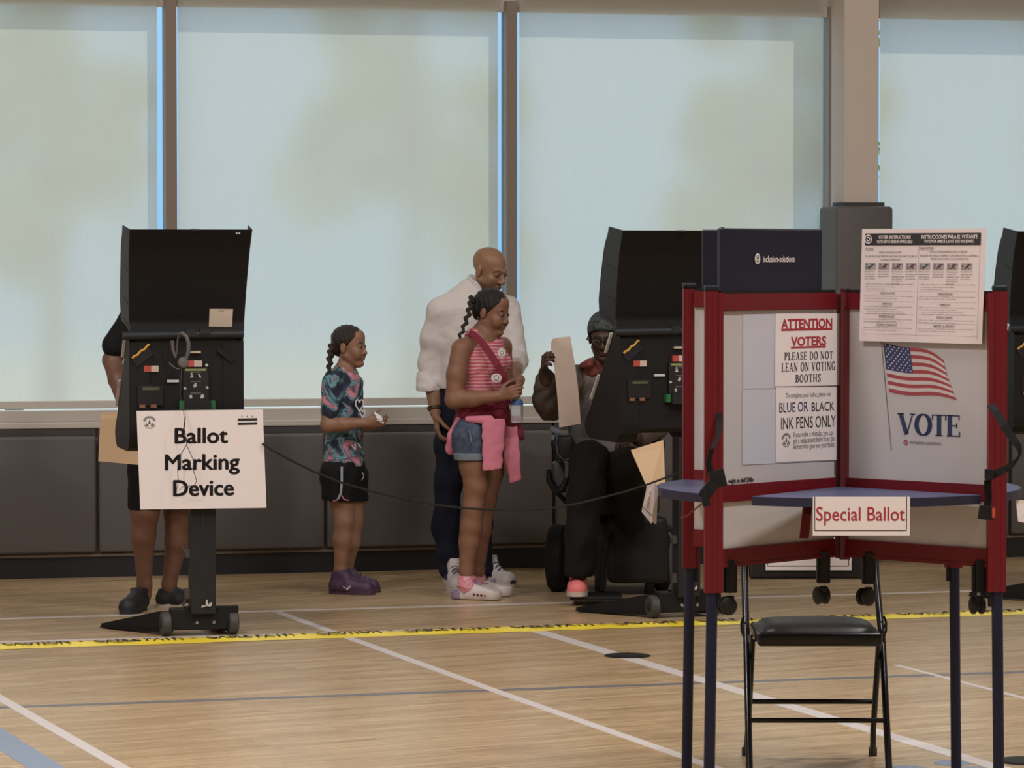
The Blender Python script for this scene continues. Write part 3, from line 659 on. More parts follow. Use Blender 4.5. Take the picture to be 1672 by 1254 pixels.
for j in range(8):
    for i in range(4):
        A, B_, c0, c1 = .42 * j / 8, .42 * (j + 1) / 8, 7 / 13 * i / 4, 7 / 13 * (i + 1) / 4; pr.poly(fl_n, [fuv(A, c0), fuv(B_, c0), fuv(B_, c1), fuv(A, c1)])
for r_ in range(9):
    for c_ in range(6 if r_ % 2 == 0 else 5):
        a = .42 * ((c_ + .5) / 6 + (0 if r_ % 2 == 0 else 1 / 12)); u, v = fuv(a, 7 / 13 * (r_ + .6) / 9.4); pr.disc(fl_s, u, v, .0026, .0026, 1.6, 8)
fo = booth_part(fl_r, 'flag_stripes', mat('flag_red', (.33, .05, .06), .6)); booth_part(fl_w, 'flag_white', mat('flag_white', (.55, .49, .47), .6)); booth_part(fl_n, 'flag_canton', mat('flag_navy', (.03, .04, .12), .6)); booth_part(fl_s, 'flag_stars', mat('flag_star', (.6, .56, .56), .6))
m = MB(); pr.T(m, 'weight on shelf 250 lbs maximum', 1544, 1594, 827.0, 829.0); pr.T(m, 'www.inclusionsolutions', 1546, 1574, 830.5, 832.5); booth_part(m, 'small_print', M_txtgrey)
pl = PanelDraw('FL')
m = MB(); pl.T(m, 'weight on shelf 250lbs', 1189, 1230, 781.5, 788.5, .03); booth_part(m, 'weight_lettering', M_ink)
# ---- sheets taped in the left station
def sheet_on(k, name, corners, label, cat, m, out, t=.0006):
    d = PanelDraw(k, out=out); q = [d.uv(*c) for c in corners]; P0 = [d.o + u * d.ex + v * d.ey for u, v in q]
    base = (P0[2] + P0[3]) / 2; o = thing(name, base, label, cat)
    mb = MB(); mb.add([p + d.nn * h for h in (-t, t) for p in P0], [(0, 1, 2, 3), (7, 6, 5, 4), (0, 1, 5, 4), (1, 2, 6, 5), (2, 3, 7, 6), (3, 0, 4, 7)])
    mb.build('sheet', m, o, world=True)
    d.l = t + .0006; return o, d
def letter(o, name, mb, m): return mb.build(name, m, o, world=True, fix=False)
o, d = sheet_on('FL', 'plastic_sleeve', [(1213, 513), (1300, 512), (1300, 633.5), (1213, 635)], 'bluish clear sleeve behind the ATTENTION VOTERS sheet', 'plastic sleeve', M_paper2, .0007)
o, d = sheet_on('FL', 'plastic_sleeve', [(1212, 636), (1367, 633.5), (1367, 752), (1212, 759)], 'bluish clear sleeve around the BLUE OR BLACK INK sheet', 'plastic sleeve', M_paper2, .0007)
o, d = sheet_on('FL', 'notice_sheet', [(1266, 512), (1371, 511.5), (1370.5, 629), (1265, 631)], 'white notice with red ATTENTION VOTERS heading in the booth', 'notice', M_paper, .0032)
m = MB(); d.T(m, 'ATTENTION', 1275, 1358.5, 521, 535.5, .035); d.T(m, 'VOTERS', 1291, 1348.5, 550, 564, .035); d.R(m, 1275.5, 537, 1358.5, 538.6); d.R(m, 1291, 566, 1348, 567.4); letter(o, 'red_lettering', m, M_txtred)
m = MB(); d.S(m, 'PLEASE DO NOT', 1280.5, 1359.5, 575.5, 586); d.S(m, 'LEAN ON VOTING', 1276, 1363.5, 593, 604); d.S(m, 'BOOTHS', 1298.5, 1339.5, 612, 623); letter(o, 'black_lettering', m, M_ink)
o, d = sheet_on('FL', 'notice_sheet', [(1267, 632.5), (1366.5, 632), (1366, 751), (1267, 754.5)], 'white notice reading BLUE OR BLACK INK PENS ONLY in the booth', 'notice', M_paper, .0024)
m = MB(); d.T(m, 'BLUE OR', 1272, 1319, 657.8, 671.5, .004); letter(o, 'blue_lettering', m, M_txtnavy)
m = MB(); d.T(m, 'BLACK', 1325, 1362, 657, 670, .004); d.T(m, 'INK PENS ONLY', 1275, 1364, 682, 696.5, .004); letter(o, 'black_lettering', m, M_ink)
m = MB(); d.T(m, 'To complete, your ballot, please use', 1283, 1356, 642, 649); letter(o, 'small_heading', m, M_txtgrey); m = MB()
for i, t_ in enumerate(('If you make a mistake, you can', 'get a replacement ballot from the', 'worker who gave you your ballot')): d.T(m, t_, 1295, 1360 + 2 * min(i, 1), 705 + i * 9.8, 713 + i * 9.8)
letter(o, 'small_lettering', m, M_txtgrey)
m = MB(); u, v = d.uv(1283.5, 719); d.seal(m, u, v, .023); letter(o, 'seal', m, M_txtgrey)
# ---- instruction sheet standing above the right panel
d = PanelDraw('FR', out=.016); q = [d.uv(*c) for c in ((1408, 374), (1610, 372.5), (1603.5, 562), (1403, 556.5))]; P0 = [d.o + u * d.ex + v * d.ey for u, v in q]
o = thing('instruction_sheet', (P0[2] + P0[3]) / 2, 'white VOTER INSTRUCTIONS sheet taped over the booth top rail', 'notice')
mb = MB(); mb.add([p + d.nn * h for h in (-.001, .001) for p in P0], [(0, 1, 2, 3), (7, 6, 5, 4), (0, 1, 5, 4), (1, 2, 6, 5), (2, 3, 7, 6), (3, 0, 4, 7)]); mb.build('sheet', mat('laminated_paper', (.72, .62, .605), .35), o, world=True)
d.l = .002
def I(x, y):  # bilinear position inside the sheet, x,y in 0..1
    a = [np.array(z_) for z_ in q]; r = (1 - y) * ((1 - x) * a[0] + x * a[1]) + y * ((1 - x) * a[3] + x * a[2]); return float(r[0]), float(r[1])
def IR(mb, x0, y0, x1, y1, k=1): d.poly(mb, [I(x0, y0), I(x1, y0), I(x1, y1), I(x0, y1)], k)
def IT(mb, t, x0, x1, y0, y1, bold=0, k=1):
    V_, f = text_mesh(t, bold); a, b_ = V_.min(0), V_.max(0)
    mb.add([d.pt(*I(x0 + (p - a[0]) / (b_[0] - a[0]) * (x1 - x0), y1 - (r - a[1]) / (b_[1] - a[1]) * (y1 - y0)), k) for p, r in V_], f)
m = MB(); IR(m, .03, .04, .965, .145); letter(o, 'header_band', m, M_cap)
m = MB(); IT(m, 'VOTER INSTRUCTIONS', .14, .405, .058, .09, .02, 1.6); IT(m, 'VOTE BOTH SIDES IF APPLICABLE', .128, .42, .10, .126, .02, 1.6); IT(m, 'INSTRUCCIONES PARA EL VOTANTE', .49, .94, .056, .09, .02, 1.6); IT(m, 'VOTE POR AMBOS LADOS SI ES NECESARIO', .515, .915, .098, .125, .02, 1.6)
letter(o, 'header_lettering', m, M_paper)
m = MB(); u, v = I(.057, .09); d.ring(m, u, v, .011, .014, k=1.6); d.ring(m, u, v, .004, .007, k=1.6); letter(o, 'seal', m, M_paper)
m = MB()
IT(m, 'TO VOTE:', .032, .10, .168, .187, .01); IR(m, .032, .192, .10, .194)
IT(m, 'USE BLUE OR BLACK PEN', .145, .33, .20, .217); IT(m, 'FILL IN ONE OVAL PER ROW AND ONE OVAL PER COLUMN AS', .037, .46, .235, .252); IT(m, 'YOU RANK CANDIDATES', .157, .322, .265, .282)
IT(m, 'PARA VOTAR:', .478, .592, .16, .182, .01); IR(m, .478, .187, .592, .189)
IT(m, 'UTILICE UN BOLIGRAFO AZUL O NEGRO', .56, .862, .195, .213); IT(m, 'RELLENE UN OVALO POR FILA Y UN OVALO POR COLUMNA A', .487, .95, .228, .246); IT(m, 'MEDIDA QUE CLASIFICA A LOS CANDIDATOS.', .57, .875, .258, .276)
words = [['The top circle', 'shows the mark', 'to the side of', 'your candidate'], ['Do not rank the', 'same candidate', 'more than once'], ['Do not rank two', 'when marking', 'candidates in the', 'same column for', 'any contest on', 'the ballot'], ['Only fill in one', 'oval in each row', 'and complete', 'the remaining']]
for side in (0, 1):
    for c_ in range(4):
        x = .033 + side * .445 + c_ * .112
        for r_, w_ in enumerate(words[c_][:6]): IT(m, w_, x, x + .012 + .0052 * len(w_), .372 + r_ * .0215, .385 + r_ * .0215)
tx = ['After you rank your candidates you may cast the ballot', 'If you make a mistake ask for a new ballot.', 'You may vote for a candidate who is not listed on the ballot']
for side, x in ((0, .035), (1, .485)):
    W2 = .40 + .05 * side
    for j, y in enumerate((.485, .508, .528)): IT(m, tx[j % 3], x + .01, x + W2 * (1, .62, .42)[j], y, y + .012)
    heads = ('WRITE IN VOTE', 'OVERVOTE', 'SPOILED BALLOT', 'CASTING THE BALLOT') if side == 0 else ('CANDIDATO POR ESCRITO', 'SOBREVOTO', 'PAPELETA DANADA', 'EMITIR LA BOLETA')
    for hd, y, ww in zip(heads, (.562, .656, .768, .843), (.12, .085, .13, .17)):
        cx_ = x + .19 + .02 * side; IT(m, hd, cx_ - ww / 2, cx_ + ww / 2, y, y + .016, .01); IR(m, cx_ - ww / 2, y + .020, cx_ + ww / 2, y + .0215)
        IR(m, x - .005, y - .012, x + W2 + .01, y - .0108)
        for j in range(2): IT(m, tx[(j + len(hd)) % 3], x, x + W2 * (1, .68)[j], y + .03 + .021 * j, y + .041 + .021 * j)
    for j in range(2): IT(m, tx[j], x + .03, x + W2 * (.8, .86)[j], .728 + .019 * j, .738 + .019 * j)
IR(m, .47, .15, .4715, .96); IR(m, .96, .15, .9613, .955); IR(m, .03, .935, .96, .9362)
letter(o, 'body_lettering', m, M_txtgrey)
for side in (0, 1):
    for c_ in range(4):
        x = .033 + side * .445 + c_ * .112
        m = MB(); IR(m, x, .303, x + .088, .36); po = letter(o, 'example_picture', m, mat('print_pale', (.36, .34, .34), .6))
        tgt = MB()
        for j in range(4): IR(tgt, x + .045 + .011 * j, .309, x + .051 + .011 * j, .318, 1.6)
        a, b_ = (x + .03, .35), (x + .07, .315); d.line(tgt, [I(*a), I(*b_)], .004, 1.6)
        d.line(tgt, [I(x + .045, .32), I(x + .065, .352)] if c_ else [I(x + .03, .335), I(x + .04, .352)], .004, 1.6)
        for j in range(5): IR(tgt, x + .006, .31 + .01 * j, x + .026, .313 + .01 * j, 1.6)
        letter(po, 'picture_marks', tgt, mat('print_green', (.03, .07, .05), .6) if c_ == 0 else mat('print_maroon', (.15, .04, .06), .6))
# ---- navy privacy wings standing in the top rails
M_vinyl = mat('navy_vinyl', (.006, .008, .020), .36, spec=.3, bump=(14, .12))
def wing(k, px0, px1, y0, y1, out, label, logo):
    d = PanelDraw(k, out=out); q = [d.uv(*c) for c in ((px0, y0), (px1, y0 + (2 if logo else 0)), (px1, y1 - (1 if logo else 0)), (px0, y1))]; q = [(u, v) for u, v in q]
    zb = 1.6185; q[2] = (q[2][0], -zb); q[3] = (q[3][0], -zb)
    P0 = [d.o + u * d.ex + v * d.ey for u, v in q]; o = thing('privacy_wing', (P0[2] + P0[3]) / 2, label, 'privacy screen')
    mb = MB(); n1, n2 = 12, 6; g = []
    for s_ in (-1, 1):
        for j in range(n2 + 1):
            for i in range(n1 + 1):
                a, c_ = i / n1, j / n2; p = (1 - c_) * ((1 - a) * P0[0] + a * P0[1]) + c_ * ((1 - a) * P0[3] + a * P0[2])
                g.append(p + d.nn * (s_ * .0035 + .003 * math.sin(a * 7) * (1 - c_)))
    N = (n1 + 1) * (n2 + 1); idx = lambda s_, i, j: s_ * N + j * (n1 + 1) + i
    F_ = [(idx(s_, i, j), idx(s_, i + 1, j), idx(s_, i + 1, j + 1), idx(s_, i, j + 1)) for s_ in (0, 1) for i in range(n1) for j in range(n2)]
    F_ += [(idx(0, i, j), idx(0, i + 1, j), idx(1, i + 1, j), idx(1, i, j)) for j in (0, n2) for i in range(n1)] + [(idx(0, i, j), idx(0, i, j + 1), idx(1, i, j + 1), idx(1, i, j)) for i in (0, n1) for j in range(n2)]
    mb.add(g, F_); mb.build('board', M_vinyl, o, world=True, smooth=True)
    m = MB()
    for A, B_ in ((0, 1), (0, 3), (1, 2)): m.tube([P0[A], P0[B_]], .0042, 8)
    m.build('edge_binding', mat('binding', (.03, .035, .05), .4), o, world=True, smooth=True)
    if logo:
        d.l = .0075; m = MB(); d.T(m, 'inclusion-solutions', 1243, 1294.5, 417.5, 428, .01); u, v = d.uv(1234, 422.5); d.disc(m, u, v, .0125 * 1.05, .0165); letter(o, 'logo_lettering', m, M_paper)
        m = MB(); d.ring(m, u, v, .0095, .0108, k=1.2); d.disc(m, u, v - .003, .004, .004, 1.2); d.poly(m, [(u - .0016, v), (u + .0016, v), (u + .0026, v + .0085), (u - .0026, v + .0085)], 1.2); letter(o, 'keyhole', m, M_ink)
wing('FL', 1173.5, 1340, 374.5, 475, -.004, 'navy privacy wing with white logo standing on the booth top', True)
wing('RL', 1148, 1265, 377, 470, -.004, 'plain navy privacy wing behind the one with the logo', False)
# ---- Special Ballot signs
def ballot_sign(o, pl_, u0, u1, v0, v1):
    m = MB(); w = u1 - u0; h = v1 - v0; pl_.line(m, [(u0 + .02 * w, v0), (u0 + .02 * w, v1 - .13 * h)], .0022); pl_.line(m, [(u1 - .035 * w, v0), (u1 - .035 * w, v1 - .13 * h)], .0022); pl_.line(m, [(u0 + .02 * w, v1 - .13 * h), (u1 - .035 * w, v1 - .13 * h)], .0022); letter(o, 'border', m, M_ink)
    m = MB(); pl_.text(m, 'Special Ballot', u0 + .035 * w, u1 - .05 * w, v0 + .26 * h, v0 + .74 * h, .006); letter(o, 'lettering', m, M_txtred)
s_ = 549.6; c0, c1 = bw(1328, 811.5, s_), bw(1487, 875, s_)
o = thing('special_ballot_sign', ((c0[0] + c1[0]) / 2, c0[1], c1[2]), 'white Special Ballot sign hanging from the front shelf edge of the booth', 'sign')
MB().box(c0[0], c1[0], c0[1] - .0006, c0[1] + .0006, c1[2], c0[2]).build('sheet', M_paper, o, world=True)
ballot_sign(o, Plane((c0[0], c0[1] - .0006, c0[2]), (1, 0, 0), (0, 0, -1), (0, -1, 0)), 0, c1[0] - c0[0], 0, c0[2] - c1[2])
def folded_sign(name, pts_front, pts_back, s1, label, marks=True):
    A = [bw(x, y, s) for x, y, s in pts_front]; B_ = [bw(x, y, s) for x, y, s in pts_back]
    o = thing(name, (A[2] + A[3]) / 2, label, 'sign'); m = MB()
    for Q in (A, B_):
        n = nrm(np.cross(Q[1] - Q[0], Q[3] - Q[0])) * .0006; m.add([p + n * s for s in (-1, 1) for p in Q], [(0, 1, 2, 3), (7, 6, 5, 4), (0, 1, 5, 4), (1, 2, 6, 5), (2, 3, 7, 6), (3, 0, 4, 7)])
    m.build('sheet', M_paper, o, world=True)
    if marks:
        n = nrm(np.cross(A[1] - A[0], A[3] - A[0])); n = n if n[1] < 0 else -n
        bil = lambda x, y: (1 - y) * ((1 - x) * A[0] + x * A[1]) + y * ((1 - x) * A[3] + x * A[2])
        m = MB(); m.add([bil(x, y) + n * .0012 for x, y in ((.02, .80), (.98, .80), (.98, .82), (.02, .82))], [(0, 1, 2, 3)])
        letter(o, 'border', m, M_ink)
        V_, f = text_mesh('Special Ballot', .006); a, b_ = V_.min(0), V_.max(0)
        m = MB(); m.add([bil(.35 + .3 * (1 - (q_ - a[1]) / (b_[1] - a[1])), .22 + .52 * (p - a[0]) / (b_[0] - a[0])) + n * .0012 for p, q_ in V_], f); letter(o, 'lettering', m, M_txtred)
folded_sign('folded_special_ballot_sign', [(1057, 793, 526.4), (1070, 789, 526.0), (1064, 856, 527.0), (1048, 836, 527.6)], [(1070, 789, 526.0), (1075, 798, 524.6), (1072, 857, 525), (1064, 852, 527.0)], 0, 'folded white Special Ballot sign hanging off the left shelf end')
folded_sign('folded_special_ballot_sign', [(1660, 817, 527), (1690, 817, 522), (1690, 858, 522), (1664, 852, 527)], [(1690, 817, 522), (1696, 820, 518), (1696, 860, 518), (1690, 858, 522)], 0, 'white sign hanging off the right shelf, cut by the picture edge', False)
# ---- folding chair behind the booth, facing us
M_enam = mat('black_enamel', (.006, .006, .007), .25, spec=.4)
M_seat = mat('black_vinyl', (.014, .012, .012), .4, spec=.35, bump=(90, .05))
ch = thing('folding_chair', (1.026, 11.99, 0), 'black folding chair with padded seat behind the red booth', 'chair')
Wc = .232; fy, ry, by = -.18, .21, .20
for s_ in (-1, 1):
    MB().tube([(s_ * .233, fy - .005, 0), (s_ * .233, fy, .012), (s_ * .2305, fy + .19, .40), (s_ * .226, by - .005, .62), (s_ * .224, by + .03, .77), (s_ * .215, by + .037, .805), (s_ * .19, by + .04, .815), (0, by + .04, .815)], .0118, 12).build('front_leg', M_enam, ch, smooth=True)
    l = MB().tube([(s_ * .219, ry, 0), (s_ * .215, ry - .05, .10), (s_ * .214, -.03, .425)], .0105, 12).build('rear_leg', M_enam, ch, smooth=True)
    MB().lathe([(.0135, 0), (.0145, .004), (.0145, .028), (.012, .032)], (s_ * .219, ry, 0), n=16).build('foot_cap', M_rubber, l)
    m = MB().obox((s_ * .222, .0, .43), (0, 1, -.1), (1, 0, 0), (0, .1, 1), .12, .004, .013); m.lathe([(.008, 0), (.009, .003), (.007, .006)], (s_ * .236, .02, .47), (s_, 0, 0), 12); m.tube([(s_ * .238, .05, .50), (s_ * .246, .05, .48), (s_ * .246, .05, .45), (s_ * .238, .04, .43)], .004, 8); m.build('hinge_bracket', M_enam, ch)
MB().tube([(-.214, .16, .175 + .02), (.214, .16, .195)], .009, 10).build('stretcher', M_enam, ch, smooth=True)
MB().tube([(-.232, fy + .075, .165), (.232, fy + .075, .165)], .0085, 10).build('stretcher', M_enam, ch, smooth=True)
MB().bbox(-.208, .208, -.205, .18, .424, .470, .012, 3).build('seat_pan', M_enam, ch, smooth=True)
m = MB(); n = 22; ns = []
for j in range(n + 1):
    for i in range(n + 1):
        x, y = -1 + 2 * i / n, -1 + 2 * j / n; rr = (abs(x) ** 5 + abs(y) ** 5) ** .2; k = 1 if rr <= 1 else 1 / rr
        ns.append((x * k * .197, -.012 + y * k * .18, .470 + .028 * max(0, 1 - min(1, rr) ** 4) ** .5))
m.add(ns, [(j * (n + 1) + i, j * (n + 1) + i + 1, (j + 1) * (n + 1) + i + 1, (j + 1) * (n + 1) + i) for i in range(n) for j in range(n)]); m.build('seat_cushion', M_seat, ch, smooth=True)
m = MB().bbox(-.211, .211, -.016, .016, -.095, .095, .012, 3); a = math.atan2(.03, .15); m.v = [(x, by + .012 + y * math.cos(a) + z * math.sin(a), .705 + z * math.cos(a) - y * math.sin(a)) for x, y, z in m.v]; m.build('backrest', M_seat, ch, smooth=True)
c0, c1 = np.array([(1255 - 836) / 481, 0, 0]), np.array([(1397 - 836) / 481, 0, 0]); yb = 11.99 + by - .022
o = thing('special_ballot_sign', ((c0[0] + c1[0]) / 2, yb, .645), 'white bordered sign taped to the folding chair backrest', 'sign')
MB().box(c0[0], c1[0], yb - .0006, yb + .0006, .645, .760).build('sheet', M_paper, o, world=True)
ballot_sign(o, Plane((c0[0], yb - .0006, .760), (1, 0, 0), (0, 0, -1), (0, -1, 0)), 0, c1[0] - c0[0], 0, .115)
m = MB(); m.obox((.207, by - .02, .66), (1, 0, 0), (0, 1, 0), (0, 0, 1), .014, .003, .028); m.build('red_tag', M_redd, ch)
# ================================================================ BALLOT MARKING MACHINES
M_mach = mat('machine_black', (.0085, .0083, .0085), .55, spec=.25, bump=(350, .05))
M_hood = mat('hood_black', (.0075, .007, .0068), .6, spec=.2, bump=(300, .06))
M_fin = mat('hood_fin', (.016, .018, .021), .5, spec=.35)
M_col = mat('column_grey', (.016, .016, .017), .5, spec=.3)
M_whl = mat('wheel_grey', (.045, .042, .038), .6)
M_lab = mat('label_cream', (.50, .40, .30), .6)
M_bez = mat('bezel_white', (.55, .55, .55), .5)
M_grn = mat('green_clip', (.02, .14, .045), .5); M_org = mat('orange_tab2', (.20, .09, .045), .6); M_olive = mat('olive_strip', (.07, .07, .045), .6); M_gold = mat('gold_edge', (.50, .27, .03), .5); M_stick = mat('sticker_red', (.42, .06, .045), .6); M_stickw = mat('sticker_white', (.55, .44, .38), .6); M_lime = mat('lime_strip', (.24, .27, .10), .6); M_icon = mat('icon_white', (.48, .45, .42), .6)
def make_machine(loc, rz):
    t = thing('ballot_marking_machine', loc, 'x', 'voting machine', 'ballot marking machines', rz)
    X = lambda px: (px - 328) / 361.; Z = lambda py: 1.73 - (py - 415) / 361.
    # base, wheels, feet
    m = MB().bbox(X(277), X(389), .0, .07, Z(1030), Z(994), .006, 2); m.box(X(300), X(389), .0, .05, Z(997), Z(992)); bs = m.build('base', M_mach, t)
    m = MB()
    for px, py in ((334, 1001), (320, 1018), (348, 1018)): m.lathe([(.008, 0), (.0085, .003), (.006, .006)], (X(px), .0, Z(py)), (0, -1, 0), 14)
    m.build('bolts', M_steel, bs, smooth=True)
    m = MB(); c = (X(334), -.001, Z(986)); mk = Plane((c[0], -.0345, c[2]), (1, 0, 0), (0, 0, -1), (0, -1, 0))
    mk.poly(m, [(-.025, .018), (-.02, .006), (-.005, .008), (-.003, -.02), (.004, -.018), (.008, .004), (.022, -.008), (.024, .004), (.018, .014), (.0, .010), (-.012, .014)]); m.build('star_mark', M_icon, t, fix=False)
    for px, sx in ((270, -1), (381, 1)):
        x = X(px); m = MB().lathe([(.018, -.022), (.048, -.022), (.0545, -.016), (.0545, .016), (.048, .022), (.018, .022)], (x, .03, .0545), (1, 0, 0), 30); w = m.build('wheel', M_whl, t, smooth=True)
        m = MB().lathe([(.006, -.03), (.018, -.027), (.018, .027), (.006, .03)], (x, .03, .0545), (1, 0, 0), 16); m.build('hub', M_col, w)
    for (p0, p1, nm) in (((X(278), .05), (-.385, .445), 'foot'), ((X(370), .07), (.10, .52), 'foot')):
        p0, p1 = np.array([*p0, 0]), np.array([*p1, 0]); d = nrm(p1 - p0); q = np.array([-d[1], d[0], 0]); L = np.linalg.norm(p1 - p0)
        m = MB().prism([(0, .012), (0, .108), (.06, .106), (L, .022), (L, .004), (L - .03, .001)], p0 - q * .02, d, (0, 0, 1), q, 0, .04); m.prism([(.02, .014), (L, .004), (L, .009), (.02, .022)], p0 - q * .028, d, (0, 0, 1), q, 0, .056)
        m.build(nm, M_mach, t)
    # column
    m = MB().bbox(X(309), X(350), -.025, .06, .10, .86, .004, 2); cl = m.build('column', M_col, t); m = MB().box(X(326), X(331), -.028, -.02, Z(857), Z(826)); m.build('slot', M_ink, cl)
    m = MB(); 
    m.tube([(X(297), .01, Z(892)), (X(301), .0, Z(902)), (X(310), 0, Z(905))], .006, 8); m.box(X(301), X(310), -.01, .02, Z(911), Z(897)); m.build('hinge_clip', M_whl, cl)
    m = MB(); m.box(X(300), X(310), -.01, .02, Z(978), Z(962)); m.tube([(X(297), .01, Z(990)), (X(304), 0, Z(975))], .006, 8); m.build('hinge_clip', M_whl, cl)
    # body
    prof = [(.06, .90), (.06, 1.345), (.075, 1.368), (.125, 1.368), (.15, 1.35), (.50, .97), (.50, .93), (.44, .89), (.09, .88)]
    x0, x1 = -.319, .205
    m = MB().prism([(y, z) for y, z in prof], (x0 + .03, 0, 0), (0, 1, 0), (0, 0, 1), (1, 0, 0), 0, x1 - x0 - .06)
    body = m.build('body', M_mach, t)
    chk = [(.055, .92), (.055, 1.33), (.075, 1.362), (.13, 1.362), (.155, 1.345), (.30, 1.17), (.47, .98), (.53, .93), (.54, .90), (.52, .86), (.47, .838), (.13, .835), (.085, .85), (.062, .88)]
    for xa in (x0, x1 - .095):
        MB().prism(chk, (xa, 0, 0), (0, 1, 0), (0, 0, 1), (1, 0, 0), 0, .095).build('side_cheek', M_mach, body)
    m = MB(); m.strip([(x0 - .006, .155, 1.355), (x0 - .006, .235, 1.26)], np.array([0, .012, .004]), .012); m.build('white_bezel', M_bez, body)
    m = MB(); m.strip([(x0 - .006, .33, 1.15), (x0 - .006, .44, 1.03)], np.array([0, .010, .004]), .010); m.build('white_bezel', M_bez, body)
    m = MB().tube([(X(203), .05, Z(548)), (X(401), .05, Z(546))], .019, 12); m.build('hinge_bar', M_fin, body, smooth=True)
    yf = .058
    def plate(nm, px0, px1, py0, py1, mm, th=.006, par=body): return MB().box(X(px0), X(px1), yf - th, yf, Z(py1), Z(py0)).build(nm, mm, par)
    def opl(nm, px, py, l, h, a, mm, th=.012):
        ca, sa = math.cos(a), math.sin(a); return MB().obox((X(px), yf - th / 2 + .002, Z(py)), (ca, 0, sa), (0, 1, 0), (-sa, 0, ca), l / 2, th / 2, h / 2).build(nm, mm, body)
    opl('handle', 235, 583, .095, .040, math.radians(38), mat('handle_navy', (.008, .009, .016), .4)); 
    m = MB(); ca, sa = math.cos(math.radians(38)), math.sin(math.radians(38))
    m.tube([(X(219) + .008 * k * ca * 1.25 - 0.006 * sa, yf - .014, Z(589) + .008 * k * sa * 1.25 + .012 + .003 * math.sin(k * 1.6)) for k in range(11)], .0055, 8); m.build('handle_edge', M_gold, body, smooth=True)
    opl('knob_slot', 371, 580, .085, .022, math.radians(-38), mat('knob_black', (.004, .004, .004), .4), .016)
    plate('sticker', 237, 249, 597, 607, M_stick); plate('sticker', 249, 261, 597, 607, M_stickw); plate('sticker', 308, 319, 589, 599, M_stick, .018); plate('sticker', 319, 332, 589, 599, M_stickw, .018)
    plate('name_strip', 311, 330, 573.5, 577, M_lab, .018); plate('white_tag', 275, 294, 620.5, 624.5, M_bez, .01)
    tray = plate('paper_slot', 226, 268, 629, 662, mat('slot_black', (.003, .003, .003), .5), .01); plate('slot_strip', 234, 262, 632, 637, M_olive, .014); 
    for a in (229, 247.5): plate('orange_tab', a, a + 9.5, 660.5, 666, M_org, .014)
    pan = plate('instruction_panel', 301, 343, 600, 655, mat('panel_black', (.006, .0065, .0065), .5), .014); plate('lime_strip', 304, 339, 602.5, 606, M_lime, .017)
    for nm, poly in (('icon', [(313, 610), (315, 608), (317, 613), (318, 617), (312, 617), (314, 613)]), ('icon', [(325, 610), (328, 611), (331, 617), (328, 617)]), ('icon', [(317, 631), (320, 626), (323, 626), (323, 631), (320, 634)]), ('icon', [(311, 646), (315, 645), (316, 651), (312, 651)]), ('icon', [(330, 646), (333, 643), (336, 648), (334, 651), (329, 651)])):
        m = MB(); m.add([(X(a), yf - .0148, Z(b)) for a, b in poly], [tuple(range(len(poly)))]); m.build(nm, M_icon, pan, fix=False)
    for a, b, c in ((313, 330, 607.3), (313, 330, 622.5), (313, 330, 641.5)): m = MB(); m.add([(X(a), yf - .0148, Z(c)), (X(b), yf - .0148, Z(c)), (X(b), yf - .0148, Z(c + 1.7)), (X(a), yf - .0148, Z(c + 1.7))], [(0, 1, 2, 3)]); m.build('icon_caption', M_txtgrey, pan, fix=False)
    for a, b in ((340, 597), (304, 635), (340.5, 634)): MB().lathe([(.007, 0), (.008, .004), (.004, .012)], (X(a), yf - .008, Z(b)), (0, -1, 0), 12).build('screw', M_icon, body, smooth=True)
    for a in (294.5, 345): plate('green_clip', a, a + 8, 655, 669, M_grn, .03)
    MB().box(X(303), X(345), yf - .05, yf, Z(672), Z(654)).build('cable_bracket', M_col, body)
    plate('hinge_block', 305, 320, 538, 550, M_fin, .03); plate('hinge_block', 328, 345, 538, 546, M_fin, .03)
    # hood: curved rear panel and two slotted fins
    prof = [(.02, 1.842), (.075, 1.74), (.115, 1.62), (.145, 1.50), (.160, 1.42), (.150, 1.378)]
    hw = lambda z: .260 + (z - 1.375) / .465 * .0165
    N = 20; ys = np.interp(np.linspace(0, 1, N + 1), np.linspace(0, 1, len(prof)), [p[0] for p in prof]); zs = np.interp(np.linspace(0, 1, N + 1), np.linspace(0, 1, len(prof)), [p[1] for p in prof]); xc = -.040
    m = MB(); vs = []
    for y, z in zip(ys, zs):
        for x in (-1, 1):
            for dy in (0, .006): vs.append((xc + x * hw(z), y + dy, z))
    fs = []
    for i in range(N):
        a = i * 4; b = a + 4; fs += [(a, a + 2, b + 2, b), (a + 1, b + 1, b + 3, a + 3), (a, b, b + 1, a + 1), (a + 2, a + 3, b + 3, b + 2)]
    fs += [(0, 1, 3, 2), (N * 4, N * 4 + 2, N * 4 + 3, N * 4 + 1)]
    hood = m.add(vs, fs).build('hood_panel', M_hood, t, smooth=True)
    fd = [(0, .16), (.1, .18), (.6, .20), (.85, .18), (1.0, .05)]
    for sx in (-1, 1):
        m = MB(); segs = [0, .31, .325, .585, .60, .845, .86, 1.0]
        vs = []; K = 28; zz = np.linspace(0, 1, K + 1); quads = []
        for i in range(K + 1):
            f_ = zz[i]; y = np.interp(f_, np.linspace(0, 1, N + 1), ys); z = np.interp(f_, np.linspace(0, 1, N + 1), zs); dpt = np.interp(f_, [p[0] for p in fd], [p[1] for p in fd]); x = xc + sx * hw(z)
            zt = z + (.020 if i == 0 else 0)
            for (dy, dz) in ((0, 0), (dpt, zt - z + .02 * f_ - .0)):
                for dx in (0, .004): vs.append((x + sx * (dx + dy * .06), y + dy, z + dz))
